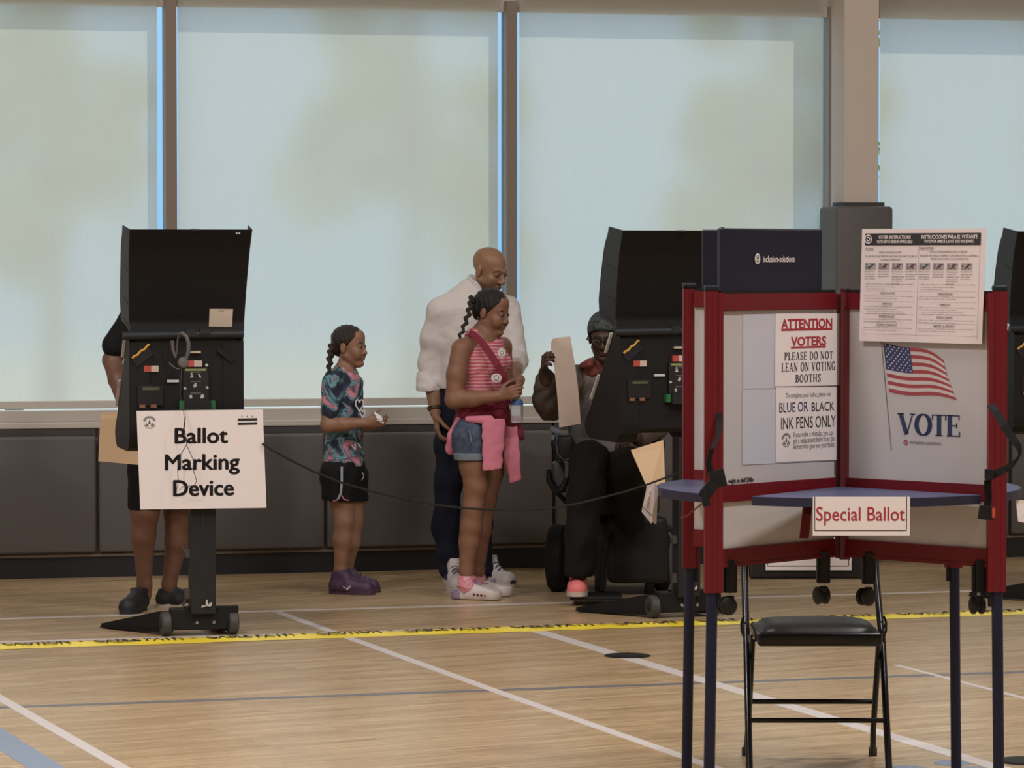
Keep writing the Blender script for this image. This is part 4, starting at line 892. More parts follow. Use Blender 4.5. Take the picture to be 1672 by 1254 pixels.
        for i in range(K):
            a = i * 4; b = a + 4; quads += [(a, a + 2, b + 2, b), (a + 1, b + 1, b + 3, a + 3), (a + 2, a + 3, b + 3, b + 2), (a, b, b + 1, a + 1)]
        m.add(vs, quads + [(0, 1, 3, 2)]); fo = m.build('hood_fin', M_fin, hood)
        for i in (9, 16, 23):
            a = np.array(vs[i * 4 + 1]); b = np.array(vs[i * 4 + 3]); p = a * .92 + b * .08 + np.array([sx * .0006, 0, -.012]); q2 = a * .42 + b * .58 + np.array([sx * .0006, 0, .012])
            MB().strip([p, q2], np.array([0, 0, .009]), .001).build('slot', M_ink, fo)
    def hy(z): return float(np.interp(-z, -zs, ys))
    lab = MB(); a = [(X(351), Z(505)), (X(390), Z(505.5)), (X(388.5), Z(535)), (X(350), Z(534.5))]; lab.add([(x, hy(z) - .0015, z) for x, z in a], [(0, 1, 2, 3)]); lo_ = lab.build('paper_label', M_lab, hood, fix=False)
    lt = MB()
    for (u0, u1, yy, tt) in ((366, 375, 507.5, 'NOTICE'), (356, 384, 512, 'Clean with cloth only'), (364, 377, 519.5, 'AVISO'), (354, 386, 524, 'Limpie solo con un trapo'), (360, 380, 531, 'Do not remove')):
        V_, f = text_mesh(tt, .0); a0, b0 = V_.min(0), V_.max(0); lt.add([(X(u0 + (p - a0[0]) / (b0[0] - a0[0]) * (u1 - u0)), hy(Z(yy)) - .0028, Z(yy + 2.3 - (q - a0[1]) / (b0[1] - a0[1]) * 2.3)) for p, q in V_], f)
    lt.build('label_lettering', mat('label_ink', (.13, .07, .05), .6), lo_, fix=False)
    for a in (389, 393.5): m = MB(); m.lathe([(.0045, 0), (.0045, .002), (.002, .004)], (X(a), hy(Z(381)) - .001, Z(381)), (0, -1, 0), 10); m.build('rivet', M_icon, hood)
    MB().bbox(X(313), X(327), .012, .03, Z(377.5), Z(374), .002, 2).build('hood_latch', M_fin, hood)
    return t
def dup(root, loc, rotz, label):
    r = root.copy(); COL.objects.link(r); r.location = loc; r.rotation_euler = (0, 0, rotz); r['label'] = label
    for c in list(root.children):
        cc = c.copy(); COL.objects.link(cc); cc.parent = r
        for g in list(c.children):
            gg = g.copy(); COL.objects.link(gg); gg.parent = cc
            for h in list(g.children): hh = h.copy(); COL.objects.link(hh); hh.parent = gg
    return r
A1 = math.radians(14)
mc = make_machine(((328 - 836) / 361., F_PX / 361., 0), A1); mc['label'] = 'black voting machine with privacy hood holding the Ballot Marking Device sign'
dup(mc, ((1122 - 836) / 344., F_PX / 344., 0), math.radians(19), 'black voting machine with privacy hood in front of the person in the wheelchair')
dup(mc, ((1762 - 836) / 330., F_PX / 330., 0), A1, 'black voting machine half cut off at the right picture edge')
# ---- sign, headset, folders, cord
Ys = 15.93
q = [P(223, 671, Ys), P(429, 668.5, Ys + .135), P(435, 829, Ys + .135), P(229, 832, Ys)]
o = thing('ballot_marking_sign', (q[2] + q[3]) / 2, 'white sign reading Ballot Marking Device on the left machine', 'sign'); n_ = nrm(np.cross(q[1] - q[0], q[3] - q[0])); n_ = n_ if n_[1] < 0 else -n_
M_sign = mat('sign_board', (.75, .675, .655), .6)
mb = MB(); mb.add([p + n_ * h for h in (-.002, .002) for p in q], [(0, 1, 2, 3), (7, 6, 5, 4), (0, 1, 5, 4), (1, 2, 6, 5), (2, 3, 7, 6), (3, 0, 4, 7)]); mb.build('board', M_sign, o, world=True)
d = Plane(q[0], q[1] - q[0], q[3] - q[0], n_, .0028)
def suv(px, py):
    r = ray(px, py); c = np.array([0, 0, CAMH]); t = np.dot(q[0] - c, n_) / np.dot(r, n_); w = c + r * t - q[0]
    A = np.array([[np.dot(d.ex, d.ex), np.dot(d.ex, d.ey)], [np.dot(d.ex, d.ey), 1]]); return np.linalg.solve(A, [np.dot(w, d.ex), np.dot(w, d.ey)])
m = MB()
for t_, x0, x1, y0, y1 in (('Ballot', 286, 371, 699.5, 724), ('Marking', 270, 390.5, 742.5, 775.5), ('Device', 283.5, 381, 784.5, 810)):
    V_, f = text_mesh(t_); a, b = V_.min(0), V_.max(0); mb = MB()
    for dx, dy in ((-1.2, 0), (1.2, 0), (0, -.8), (0, .8), (-.8, .6), (.8, .6)): mb.add([d.pt(*suv(x0 + dx + (p - a[0]) / (b[0] - a[0]) * (x1 - x0), y1 - (r - a[1]) / (b[1] - a[1]) * (y1 - y0) - .012 * (p - a[0]) * 40 + dy)) for p, r in V_], f)
    mb.build('lettering', mat('sign_ink', (.02, .017, .02), .6), o, world=True, fix=False)
m = MB(); u, v = suv(244, 690); d.seal(m, u, v, .030); m.build('seal', M_txtgrey, o, world=True, fix=False)
m = MB()
for y in (682.6, 689.2): d.poly(m, [suv(388, y + .8), suv(420, y), suv(420, y + 4.2), suv(388, y + 5)])
m.build('flag_bars', M_ink, o, world=True, fix=False)
m = MB()
for x in (395, 403.5, 412): u, v = suv(x, 679.6); d.poly(m, [(u + (.0042 if k % 2 == 0 else .0017) * math.sin(k * math.pi / 5), v - (.0042 if k % 2 == 0 else .0017) * math.cos(k * math.pi / 5)) for k in range(10)])
m.build('flag_stars', M_ink, o, world=True, fix=False)
M_hs = mat('headset_grey', (.10, .088, .08), .5); M_wire = mat('thin_wire', (.03, .025, .024), .5)
hp = lambda x, y, dy=0: P(x, y, 15.98 + dy)
o = thing('headset', hp(297, 602), 'grey headset hanging on the back of the left voting machine', 'headset')
MB().tube([hp(302, 590), hp(307.5, 575), hp(308, 560), hp(304, 549), hp(297, 543.5), hp(292, 546, .02), hp(290, 556, .03), hp(288, 580, .03)], [.008, .010, .010, .009, .008, .005, .004, .004], 10).build('headband', M_hs, o, world=True, smooth=True)
MB().lathe([(.012, -.012), (.024, -.010), (.026, 0), (.022, .010), (.01, .012)], hp(299, 592), (.3, -1, .1), 22).build('ear_cup', M_hs, o, world=True, smooth=True)
MB().tube([hp(281, 556, .02), hp(282.5, 572, .02), hp(287, 584, .02)], [.009, .008, .006], 10).build('temple_pad', M_hs, o, world=True, smooth=True)
MB().tube([hp(276, 592.5), hp(281, 597), hp(288, 602), hp(293, 602)], .0028, 8).build('microphone_boom', M_hs, o, world=True, smooth=True)
wpt = lambda pts, Y: [P(x, y, Y) for x, y in pts]
MB().tube([hp(297, 598)] + wpt([(295.5, 620), (294, 645), (299, 660)], 15.95) + wpt([(301, 685), (300, 700), (305, 726), (295, 742), (290, 765), (291, 788), (288, 803), (300, 794), (318, 793), (321, 785), (315, 765), (316, 752), (305, 727), (301, 700), (303, 680)], 15.90), .0019, 6).build('cable', M_wire, o, world=True, smooth=True)
M_man = mat('manila', (.66, .47, .29), .65)
def folder(name, corners, label):
    Q = [P(x, y, Y) for x, y, Y in corners]; n = nrm(np.cross(Q[1] - Q[0], Q[-1] - Q[0])); k = len(Q)
    o = thing(name, min(Q, key=lambda p: p[2]), label, 'folder'); m = MB(); m.add([p + n * s for s in (-.0012, .0012) for p in Q], [tuple(range(k)), tuple(range(2 * k - 1, k - 1, -1))] + [(i, (i + 1) % k, k + (i + 1) % k, k + i) for i in range(k)]); m.build('cover', M_man, o, world=True); return o
folder('ballot_folder', [(168, 673, 16.76), (260, 676, 16.82), (260, 762, 16.82), (160.5, 753, 16.76), (164, 678, 16.76)], 'manila ballot folder at the left side of the left voting machine')
folder('ballot_folder', [(1030, 735, 16.66), (1083, 718.5, 16.70), (1086.5, 798, 16.70), (1060, 804, 16.66)], 'manila ballot folder standing below the middle voting machine')
M_cord = mat('cord_black', (.010, .010, .010), .55, spec=.3)
cp = [(428, 724, 16.05), (440, 732, 16.05), (470, 749, 16.08), (510, 769, 16.12), (560, 789, 16.18), (610, 803, 16.24), (660, 815, 16.3), (710, 824, 16.36), (760, 830, 16.42), (810, 833, 16.47), (860, 833, 16.52), (905, 829, 16.56), (945, 822, 16.58), (985, 812, 16.59), (1020, 803, 16.60), (1060, 790, 16.60), (1100, 775, 16.62), (1125, 765, 16.7)]
tag(centred(MB().tube([P(*c) for c in cp], .0052, 8).build('power_cord', M_cord, smooth=True)), 'black power cord sagging between the two voting machines', 'cord')
# ================================================================ PEOPLE
def _skin(n, b, t):
    a = n.nodes.new('ShaderNodeAttribute'); a.attribute_name = 'Col'; n.links.new(a.outputs['Color'], b.inputs['Base Color'])
M_skin = mat('skin', rough=.5, spec=.35, fn=_skin)
def frame(f, up=(0, 0, 1)):
    f = nrm(f); x = nrm(np.cross(f, up)); return np.stack([x, f, np.cross(x, f)], 1)
class Joints:
    def __init__(s, Z): s.Z = Z
    def __call__(s, x, y, d=0.0): return P(x, y, s.Z + d)
def add_head(S, c, R, H, neck, nr=.052, jaw=1.0, soft=0.0):
    g = lambda *p: c + R @ (np.array(p) * H)
    S.cone(g(0, -.022, -.06), neck, nr * 1.0, nr * 1.12, .025)
    S.ell(g(0, -.012, .040), np.array((.074, .096, .080)) * H, R, .02)
    S.ell(g(0, .026, -.022), np.array((.062, .064, .088)) * H, R, .02)
    S.cone(g(0, .028, -.075), g(0, .060, -.097), .040 * H * jaw, .021 * H, .02)
    for s in (-1, 1):
        S.cone(g(s * .050, -.006, -.050), g(s * .016, .058, -.096), .019 * H * jaw, .014 * H, .02)
        S.ell(g(s * .040, .058, -.026), np.array((.022, .020, .020)) * H, R, .016)
    for s in (-1, 1): S.ell(g(s * .032, .100, .003), np.array((.019, .016 - .004 * soft, .0115)) * H, R, .004, True)
    for s in (-1, 1):
        S.cone(g(s * .012, .086 - .005 * soft, .021), g(s * .046, .073 - .004 * soft, .021), (.0085 - .003 * soft) * H, (.007 - .002 * soft) * H, .012)
        S.ell(g(s * .0315, .0765, .002), np.array((.015, .0135, .0125)) * H, R, .003)
        S.ell(g(s * .076, -.010, -.006), np.array((.008, .018, .031)) * H, R, .006)
        S.ell(g(s * .012, .097, -.036), np.array((.009, .010, .008)) * H, R, .006)
    S.cone(g(0, .083 - .004 * soft, .010), g(0, .108 - .008 * soft, -.031 + .003 * soft), (.0085 - .002 * soft) * H, (.0115 - .002 * soft) * H, .010)
    if soft: S.ell(g(0, .058, .06), np.array((.045, .028, .035)) * H, R, .02); [S.ell(g(s * .034, .062, -.045), np.array((.026, .024, .028)) * H, R, .02) for s in (-1, 1)]
    S.ell(g(0, .086, -.0605), np.array((.021, .012, .0062)) * H, R, .005)
    S.ell(g(0, .085, -.0715), np.array((.018, .012, .0068)) * H, R, .005)
    S.ell(g(0, .074, -.098), np.array((.018, .015, .013)) * H, R, .012)
def head_paint(c, R, H, brow, lip, stub=None, scl=(.20, .16, .14)):
    def f(V_, C_):
        L = (V_ - c) @ R / H; x, y, z = L.T
        def mix(m, col):
            m = np.clip(m, 0, 1)[:, None]; C_[:, :3] = C_[:, :3] * (1 - m) + np.array(col) * m
        if stub is not None:
            m = ((y > -.02) & (z < -.045) & (z > -.125)) * np.clip((y + .02) * 30, 0, 1) * np.clip((-.045 - z) * 45, 0, 1) * (np.abs(x) < .075); m = np.where((np.abs(x) < .026) & (z > -.083), m * .3, m); m = np.maximum(m, ((np.abs(z + .05) < .007) & (np.abs(x) < .032) & (y > .07)) * .7); mix(m * .75, stub)
        e = lambda cx, cz, rx, rz: 1.6 - 1.2 * np.sqrt(((np.abs(x) - cx) / rx) ** 2 + ((z - cz) / rz) ** 2)
        fr = y > .055
        mix(e(.033, .0235 , .019, .0048) * fr * .9, brow)
        mix(e(.0315, .0015, .0165, .0082) * fr, np.array(brow) * 1.2)
        mix(e(.0315, .0005, .0138, .0054) * fr, scl)
        mix(e(.0315, .0008, .0066, .0066) * fr, (.012, .008, .006))
        mix(e(0, -.066, .022, .010) * fr * (np.abs(x) < .03), lip)
        mix((1.5 - 1.3 * np.sqrt((x / .020) ** 2 + ((z + .0662) / .0022) ** 2)) * fr * .7, np.array(lip) * .4)
        mix(e(.0085, -.043, .0042, .0024) * fr * .6, np.array(lip) * .4)
    return f
def add_hand(S, wr, d, n, w, L=.18, curl=(35, 40, 45, 50), thumb=25, spread=.0, k=.004):
    """d towards the fingertips, n out of the palm, w towards the thumb"""
    d = nrm(d); n = nrm(np.asarray(n, float) - d * np.dot(n, d)); w = nrm(np.asarray(w, float) - d * np.dot(w, d) - n * np.dot(w, n)); q = L / .18
    for i, (off, ln) in enumerate(zip((.030, .0105, -.0095, -.028), (.072, .080, .074, .058))):
        a = wr + w * off * .55 * q + d * .012 * q; kn = wr + w * off * q + d * (.092 - .004 * abs(i - 1)) * q
        S.cone(a, kn, .0135 * q, .0105 * q, .012)
        p = kn; ang = math.radians(curl[i]) * .55; sd = w * spread * (1.5 - i)
        for fr_, r0, r1 in ((.45, .0098, .0088), (.31, .0088, .0078), (.24, .0078, .0066)):
            t = nrm(d * math.cos(ang) + n * math.sin(ang) + sd); e = p + t * ln * fr_ * q; S.cone(p, e, r0 * q, r1 * q, k); p = e; ang += math.radians(curl[i])
    S.cone(wr + d * .01, wr + d * .075 * q, .019 * q, .017 * q, .01, n, .75)
    a = wr + d * .022 * q + w * .022 * q; ta = math.radians(thumb); t1 = nrm(d * .62 + w * .70 + n * .35); b = a + t1 * .042 * q
    t2 = nrm(d * math.cos(ta) + w * .35 + n * (.4 + math.sin(ta))); c = b + t2 * .034 * q; e = c + nrm(t2 + n * .25) * .026 * q
    S.cone(a, b, .0155 * q, .0118 * q, .012); S.cone(b, c, .0112 * q, .0098 * q, k); S.cone(c, e, .0098 * q, .0078 * q, k)
def folds(amp, fx, fz, ph=0.0):
    return lambda X, Y, Z: amp * (np.sin(X * fx + 2.2 * np.sin(Z * fz * .6 + ph) + Y * fx * .7) * np.sin(Z * fz + 1.5 * np.sin(X * fx * .5) + ph) + .5 * np.sin(X * fx * 2.1 - Z * fz * 1.3 + ph))
def shoe(parent, H, T, width, hgt, mu, ms, ml, name='shoe', high=False, lace=True, sole_t=.026, label=None, toe_r=.034):
    """H, T: heel and toe points on the ground"""
    H, T = np.array(H, float), np.array(T, float); H[2] = T[2] = min(H[2], T[2]); d = nrm(T - H); L = min(.295, np.linalg.norm(T - H)); H = T - d * L; q = np.array([d[1], -d[0], 0]); z = np.array([0, 0, 1.])
    S = Solid(); hw = width / 2
    S.cone(H + d * .040 + z * .040, H + d * (L - .050) + z * .032, hw * .80, hw * .92, .02)
    S.cone(H + d * (L * .45) + z * .035, H + d * (L - toe_r - .006) + z * .026, hw * .95, toe_r * .9, .02)
    S.cone(H + d * .042 + z * .04, H + d * .055 + z * hgt, hw * .82, hw * .78, .02); S.cone(H + d * .055 + z * hgt * .95, H + d * L * .55 + z * .045, hw * .62, hw * .62, .02)
    S.clip(H + z * sole_t * .6, (0, 0, -1)).clip(H + d * .05 + z * hgt, (-.18 * d[0], -.18 * d[1], 1))
    up = solid_obj(name, S, .0042, mu, parent)
    if label: up['label'] = label
    o2 = []; N = 24
    for i in range(N):
        a = 2 * math.pi * i / N; x = math.cos(a); y = math.sin(a); o2.append((L / 2 + L / 2 * math.copysign(abs(x) ** .75, x), hw * (1.02 if x > 0 else .86) * math.copysign(abs(y) ** .7, y) * (1 - .10 * (abs(x + .15) < .35))))
    sm = MB().prism([(a, b) for a, b in o2], H, d, q, z, .0, sole_t).build('sole', ms, up, world=True)
    if lace:
        m = MB()
        for i in range(5):
            c = H + d * (.075 + .026 * i) + z * (hgt * .92 - .012 * i - .002 + (.004 if i == 0 else 0)); r = hw * (.48 - .02 * i)
            m.tube([c - q * r - z * .008, c - q * r * .5 + z * .006, c + z * .009, c + q * r * .5 + z * .006, c + q * r - z * .008], .0035, 6)
        m.build('laces', ml, up, world=True, smooth=True)
    return up
def skin_person(root, S, vox, base, paints=(), spots=()):
    def pf(V_, C_):
        nz = .06 * np.sin(V_[:, 0] * 41) * np.sin(V_[:, 2] * 37) + .04 * np.sin(V_[:, 2] * 90 + V_[:, 0] * 70); C_[:, :3] *= (1 + nz)[:, None]
        for p in paints: p(V_, C_)
        for c, r, col in spots:
            m = np.clip(1.5 - np.linalg.norm(V_ - c, axis=1) / r, 0, 1)[:, None]; C_[:, :3] = C_[:, :3] * (1 - m) + np.array(col) * m
    return solid_obj('body', S, vox, M_skin, root, paint=pf, base=base)
VX = .0042
# ---------------------------------------------------------------- cloth materials
M_shirt = mat('white_shirt', (.62, .57, .54), .75, bump=(18, .6))
M_chino = mat('navy_chinos', (.0085, .010, .020), .8, spec=.2, bump=(30, .25))
M_blk = mat('black_cloth', (.009, .009, .010), .8, spec=.2, bump=(30, .3))
M_blk2 = mat('black_trousers', (.011, .010, .010), .85, spec=.15, bump=(22, .35))
M_hair = mat('black_hair', (.012, .009, .0075), .5, spec=.35, bump=(160, .6))
M_hairb = mat('dark_brown_hair', (.026, .016, .010), .5, spec=.35, bump=(160, .6))
def _stripes(n, b, t):
    s = n.nodes.new('ShaderNodeSeparateXYZ'); n.links.new(t.outputs['Object'], s.inputs[0])
    nz = n.nodes.new('ShaderNodeTexNoise'); nz.inputs['Scale'].default_value = 14; n.links.new(t.outputs['Object'], nz.inputs[0])
    a = n.nodes.new('ShaderNodeMath'); a.operation = 'MULTIPLY_ADD'; a.inputs[1].default_value = .014; n.links.new(nz.outputs['Fac'], a.inputs[0]); n.links.new(s.outputs['Z'], a.inputs[2])
    m = n.nodes.new('ShaderNodeMath'); m.operation = 'MODULO'; m.inputs[1].default_value = .0172; n.links.new(a.outputs[0], m.inputs[0])
    d = n.nodes.new('ShaderNodeMath'); d.operation = 'DIVIDE'; d.inputs[1].default_value = .0172; n.links.new(m.outputs[0], d.inputs[0])
    r = ramp(n, [(.0, (.52, .10, .135)), (.60, (.52, .10, .135)), (.70, (.60, .40, .41)), (.92, (.60, .40, .41)), (1.0, (.52, .10, .135))]); n.links.new(d.outputs[0], r.inputs[0]); n.links.new(r.outputs[0], b.inputs['Base Color'])
M_tank = mat('pink_stripe_knit', rough=.8, fn=_stripes)
M_pinkb = mat('pink_binding', (.52, .11, .14), .8)
M_pink = mat('pink_knit', (.60, .19, .26), .85, bump=(120, .2))
M_maroon = mat('maroon_knit', (.17, .012, .030), .85, bump=(60, .2))
M_denim = mat('denim', (.030, .048, .090), .8, noise=(30, (.075, .10, .15)), bump=(200, .2))
M_denimh = mat('denim_hem', (.16, .19, .23), .85)
def _tie(n, b, t):
    nz = n.nodes.new('ShaderNodeTexNoise'); nz.inputs['Scale'].default_value = 11; nz.inputs['Detail'].default_value = 3; nz.inputs['Distortion'].default_value = 1.2; n.links.new(t.outputs['Object'], nz.inputs[0])
    r = ramp(n, [(.30, (.012, .014, .030)), (.44, (.022, .026, .05)), (.49, (.08, .20, .24)), (.53, (.18, .33, .36)), (.56, (.04, .04, .07)), (.59, (.44, .16, .22)), (.68, (.52, .28, .33))]); n.links.new(nz.outputs['Fac'], r.inputs[0]); n.links.new(r.outputs[0], b.inputs['Base Color'])
M_tie = mat('tie_dye', rough=.85, fn=_tie)
M_whitec = mat('white_print', (.60, .56, .55), .7)
M_sock = mat('pink_sock', (.62, .18, .24), .9, noise=(60, (.70, .40, .43)))
M_croc = mat('clog_white', (.60, .53, .48), .5); M_crocl = mat('clog_lavender', (.24, .17, .27), .5)
M_shwhite = mat('shoe_white', (.52, .47, .44), .5); M_shnavy = mat('shoe_navy', (.018, .018, .045), .5); M_shblack = mat('shoe_black', (.010, .010, .013), .6); M_shpurple = mat('shoe_purple', (.075, .026, .075), .55, noise=(40, (.04, .02, .05))); M_shpd = mat('shoe_purple_sole', (.05, .025, .045), .6)
M_shpink = mat('shoe_pink', (.70, .17, .16), .6); M_cream = mat('cream_sole', (.48, .40, .33), .6)
M_band = mat('dark_band', (.03, .018, .012), .5); M_gold2 = mat('brass', (.5, .36, .16), .3, .9)

# ================================================================ MAN IN WHITE SHIRT
J = Joints(18.46)
man = thing('person', floor_pt(757, 960), 'bald bearded man in a white shirt and navy trousers standing behind the older girl', 'person', None)
hc = J(799, 442, -.03); HR = frame((.74, -.60, -.30)); S = Solid()
add_head(S, hc, HR, 1.0, J(782, 474, .0), .046, 1.08)
F = (.42, -.90, 0)
S.chain([J(770, 520), J(768, 560), J(766, 640)], [.13, .13, .13], .03, F, .60)
Rs, Re, Rw = J(720, 510, -.05), J(702, 592, .0), J(711, 674, -.10)
S.chain([Rs, Re], [.05, .043], .02); S.chain([Re, Re * .55 + Rw * .45, Rw], [.044, .042, .029], .015)
add_hand(S, Rw, J(717, 725, -.13) - Rw, (1, .1, 0), (.25, -1, 0), .19, (28, 32, 38, 42), 10)
Ls, Le, Lw = J(829, 503, .06), J(843, 588, .02), J(843, 606, -.26)
S.chain([Ls, Le, Lw], [.05, .043, .029], .02)
add_hand(S, Lw, J(838, 622, -.36) - Lw, (-.4, 0, -1), (-1, -.2, .2), .185, (45, 50, 55, 55), 30)
for hip, kn, an in ((J(740, 655, -.05), J(732, 785, -.06), J(731, 935, -.07)), (J(785, 655, .05), J(784, 785, .05), J(787, 935, .04))): S.chain([hip, kn, an], [.06, .040, .030], .02)
skin_person(man, S, VX, (.27, .145, .085), [head_paint(hc, HR, 1.0, (.05, .03, .02), (.20, .085, .06), (.045, .027, .018))])
S = Solid(); S.chain([J(777, 476, .015), J(771, 512), J(768, 560), J(765, 610), J(764, 640)], [.080, .155, .158, .150, .155], .05, F, .68)
for q_ in (J(721, 507, -.04), J(822, 505, .05)): S.cone(J(776, 476, .02), q_, .050, .064, .05)
S.chain([J(719, 510, -.04), J(708, 550, -.02), Re, J(702, 622, -.04)], [.066, .060, .054, .050], .05); S.chain([Ls, Le, J(841, 594, -.10)], [.066, .060, .05], .02)
S.clip(J(764, 634), (0, 0, -1)); sh = solid_obj('shirt', S, VX, M_shirt, man, warp=folds(.0015, 42, 40))
S = Solid().cone(J(699.5, 607, -.01), J(700, 636, -.045), .061, .066, .01).clip(J(700, 637, -.05), (.05, .1, -1)).clip(J(700, 606, 0), (-.05, 0, 1)); solid_obj('cuff', S, VX, M_shirt, sh, warp=folds(.002, 60, 60))
S = Solid().cone(J(841, 586, -.07), J(841, 598, -.16), .052, .055, .01).clip(J(841, 600, -.17), J(841, 606, -.3) - J(841, 586, -.07)); solid_obj('cuff', S, VX, M_shirt, sh, warp=folds(.002, 60, 60))
S = Solid(); cn = J(780, 468, .0)
S.cone(J(777, 482, .02), J(783, 460, -.0), .084, .068, .01).clip(cn + np.array([0, 0, .040]), (.45, -.25, 1)); solid_obj('collar', S, VX, M_shirt, sh)
S = Solid(); S.chain([J(764, 640), J(762, 665)], [.150, .155], .03, F, .66)
S.chain([J(740, 665, -.04), J(734, 725, -.05), J(733, 785, -.06), J(726, 860, -.05), J(732, 905, -.07), J(733, 930, -.08)], [.085, .073, .070, .069, .054, .054], .03); S.chain([J(784, 665, .04), J(784, 785, .05), J(783, 850, .05), J(786, 905, .04), J(788, 928, .03)], [.088, .072, .066, .052, .052], .03)
S.clip(J(764, 632), (0, 0, 1)); solid_obj('trousers', S, VX, M_chino, man, warp=folds(.004, 30, 22, 1))
MB().lathe([(.034, -.006), (.037, -.004), (.037, .004), (.034, .006)], J(710.5, 668, -.095), Rw - Re, 20).build('bracelet', M_band, man, world=True, smooth=True)
MB().lathe([(.0375, -.003), (.039, 0), (.0375, .003)], J(709, 665, -.09), Rw - Re, 20).build('bracelet', M_gold2, man, world=True, smooth=True)
def hightop(H, T, lab=None):
    u = shoe(man, H, T, .104, .15, M_shwhite, M_shwhite, M_shnavy, label=lab)
    H, T = np.array(H), np.array(T); H[2] = T[2] = 0; d = nrm(T - H); q = np.array([d[1], -d[0], 0]); L = min(.295, np.linalg.norm(T - H)); H = T - d * L
    S = Solid().cone(H + d * (L - .06) + np.array([0, 0, .03]), H + d * (L - .035) + np.array([0, 0, .028]), .041, .036, .02).clip(H + np.array([0, 0, .02]), (0, 0, -1)).clip(H + d * (L - .075), -d); solid_obj('toe_cap', S, VX, M_shnavy, u)
    for s in (-1, 1):
        m = MB(); c = H + d * .125 + q * s * .0455 + np.array([0, 0, .052]); m.obox(c, nrm(d + np.array([0, 0, -.25])), q, (0, 0, 1), .036, .004, .018); m.build('side_panel', M_shnavy, u, world=True)
    m = MB(); c = H + d * .06 + np.array([0, 0, .118]); m.obox(c + d * .022, nrm(d * .5 + np.array([0, 0, 1])), q, np.cross(nrm(d * .5 + np.array([0, 0, 1])), q), .03, .024, .009); m.build('tongue', M_shwhite, u, world=True)
hightop(floor_pt(724, 952), floor_pt(752, 967)); hightop(floor_pt(778, 951), floor_pt(838, 960))

# ================================================================ OLDER GIRL
J = Joints(17.82)
teen = thing('person', floor_pt(780, 977), 'girl in a pink striped tank top with a pink hoodie tied at her waist', 'person')
hc = J(803, 510, -.01); HR = frame((.86, -.48, -.20)); hs = .93; S = Solid()
add_head(S, hc, HR, hs, J(786, 556, .0), .041, .90, 1.0)
F = (.75, -.66, 0)
S.chain([J(788, 568), J(789, 600), J(787, 650), J(783, 700)], [.12, .118, .105, .115], .03, F, .70)
S.cone(J(758, 566, -.10), J(820, 566, .10), .045, .045, .03)
Rs, Re, Rw = J(753, 570, -.12), J(741, 653, -.15), J(814, 647, -.19)
S.chain([Rs, (Rs + Re) / 2 + np.array([-.005, 0, 0]), Re], [.050, .049, .043], .02); S.chain([Re, Re * .6 + Rw * .4, Rw], [.044, .041, .026], .015)
add_hand(S, Rw, J(838, 640, -.22) - Rw, (.2, .9, 0), (.1, -.1, 1), .155, (30, 36, 40, 42), 5)
Ls, Le, Lw = J(821, 566, .12), J(826, 640, .10), J(849, 620, -.09)
S.chain([Ls, Le, Lw], [.046, .04, .026], .02)
add_hand(S, Lw, J(846, 641, -.15) - Lw, (-.75, .4, 0), (-.3, -.95, .1), .155, (35, 45, 50, 55), 25)
S.chain([J(769, 712, -.06), J(774, 760, -.07), J(777, 795, -.08), J(773, 828, -.08), J(770, 860, -.07), J(766, 885, -.06), J(761.5, 932, -.06), J(761.5, 956, -.065)], [.078, .072, .058, .051, .053, .050, .0345, .030], .02)
S.chain([J(799, 714, .06), J(800, 770, .06), J(794, 815, .06), J(786, 865, .05), J(780, 932, .10), J(781, 953, .12)], [.076, .068, .051, .049, .033, .033], .02)
skin_person(teen, S, VX, (.215, .105, .064), [head_paint(hc, HR, hs, (.02, .012, .009), (.19, .07, .055))])
S = Solid(); S.chain([J(789, 572), J(790, 592), J(788, 640), J(786, 665)], [.122, .128, .116, .122], .03, F, .75)
S.ell(J(812, 592, -.06), (.045, .045, .045), None, .03); S.ell(J(823, 592, .04), (.04, .04, .04), None, .03)
S.cone(J(770, 548, -.055), J(776, 580, -.06), .035, .06, .02); S.cone(J(808, 553, .06), J(806, 580, .06), .03, .06, .02)
S.clip(J(786, 652), (0, 0, -1)).clip(J(762, 560, -.13), (-.80, -.62, .28)); S.ell(J(795, 545, -.05), (.05, .055, .055), None, .0, True)
tk = solid_obj('tank_top', S, VX, M_tank, teen, warp=folds(.002, 40, 50))
def onF(x, y, dd): return J(x, y, dd)
sb = [onF(765, 543, -.07), onF(772, 545, -.135), onF(786, 558, -.150), onF(800, 577, -.160), onF(812, 596, -.165), onF(822, 615, -.150), onF(828, 640, -.12), onF(829, 662, -.10)]
MB().strip(sb, [np.array([.018, .0, .026])] * 2 + [np.array([.030, .004, .018])] * 6, .004).build('shoulder_strap', M_maroon, teen, world=True)
def stick(c, r, rz, nm):
    c = np.array(c); n = nrm((.35, -.93, .05)); e = nrm(np.cross((0, 0, 1), n)); u = np.cross(n, e); pl_ = Plane(c, e, -u, n, .001); m = MB()
    pl_.disc(m, 0, 0, r, rz); s = m.build('sticker', M_whitec, tk, world=True, fix=False); m = MB(); pl_.ring(m, 0, 0, r * .38, r * .50, k=1.8); pl_.rect(m, -r * .5, rz * .62, r * .5, rz * .70, 1.8); m.build('sticker_print', M_txtgrey, s, world=True, fix=False)
stick(J(819, 576, -.140), .020, .024, 'a'); stick(J(810.5, 617, -.172), .028, .022, 'b')
S = Solid(); S.chain([J(782, 685), J(783, 716)], [.138, .148], .03, F, .82); S.chain([J(768, 712, -.06), J(771, 747, -.065)], [.100, .088], .03); S.chain([J(799, 712, .06), J(801, 747, .06)], [.096, .084], .03)
S.clip(J(783, 678), (0, 0, 1)).clip(J(783, 743), (0, 0, -1)); so = solid_obj('denim_shorts', S, VX, M_denim, teen, warp=folds(.0015, 60, 50))
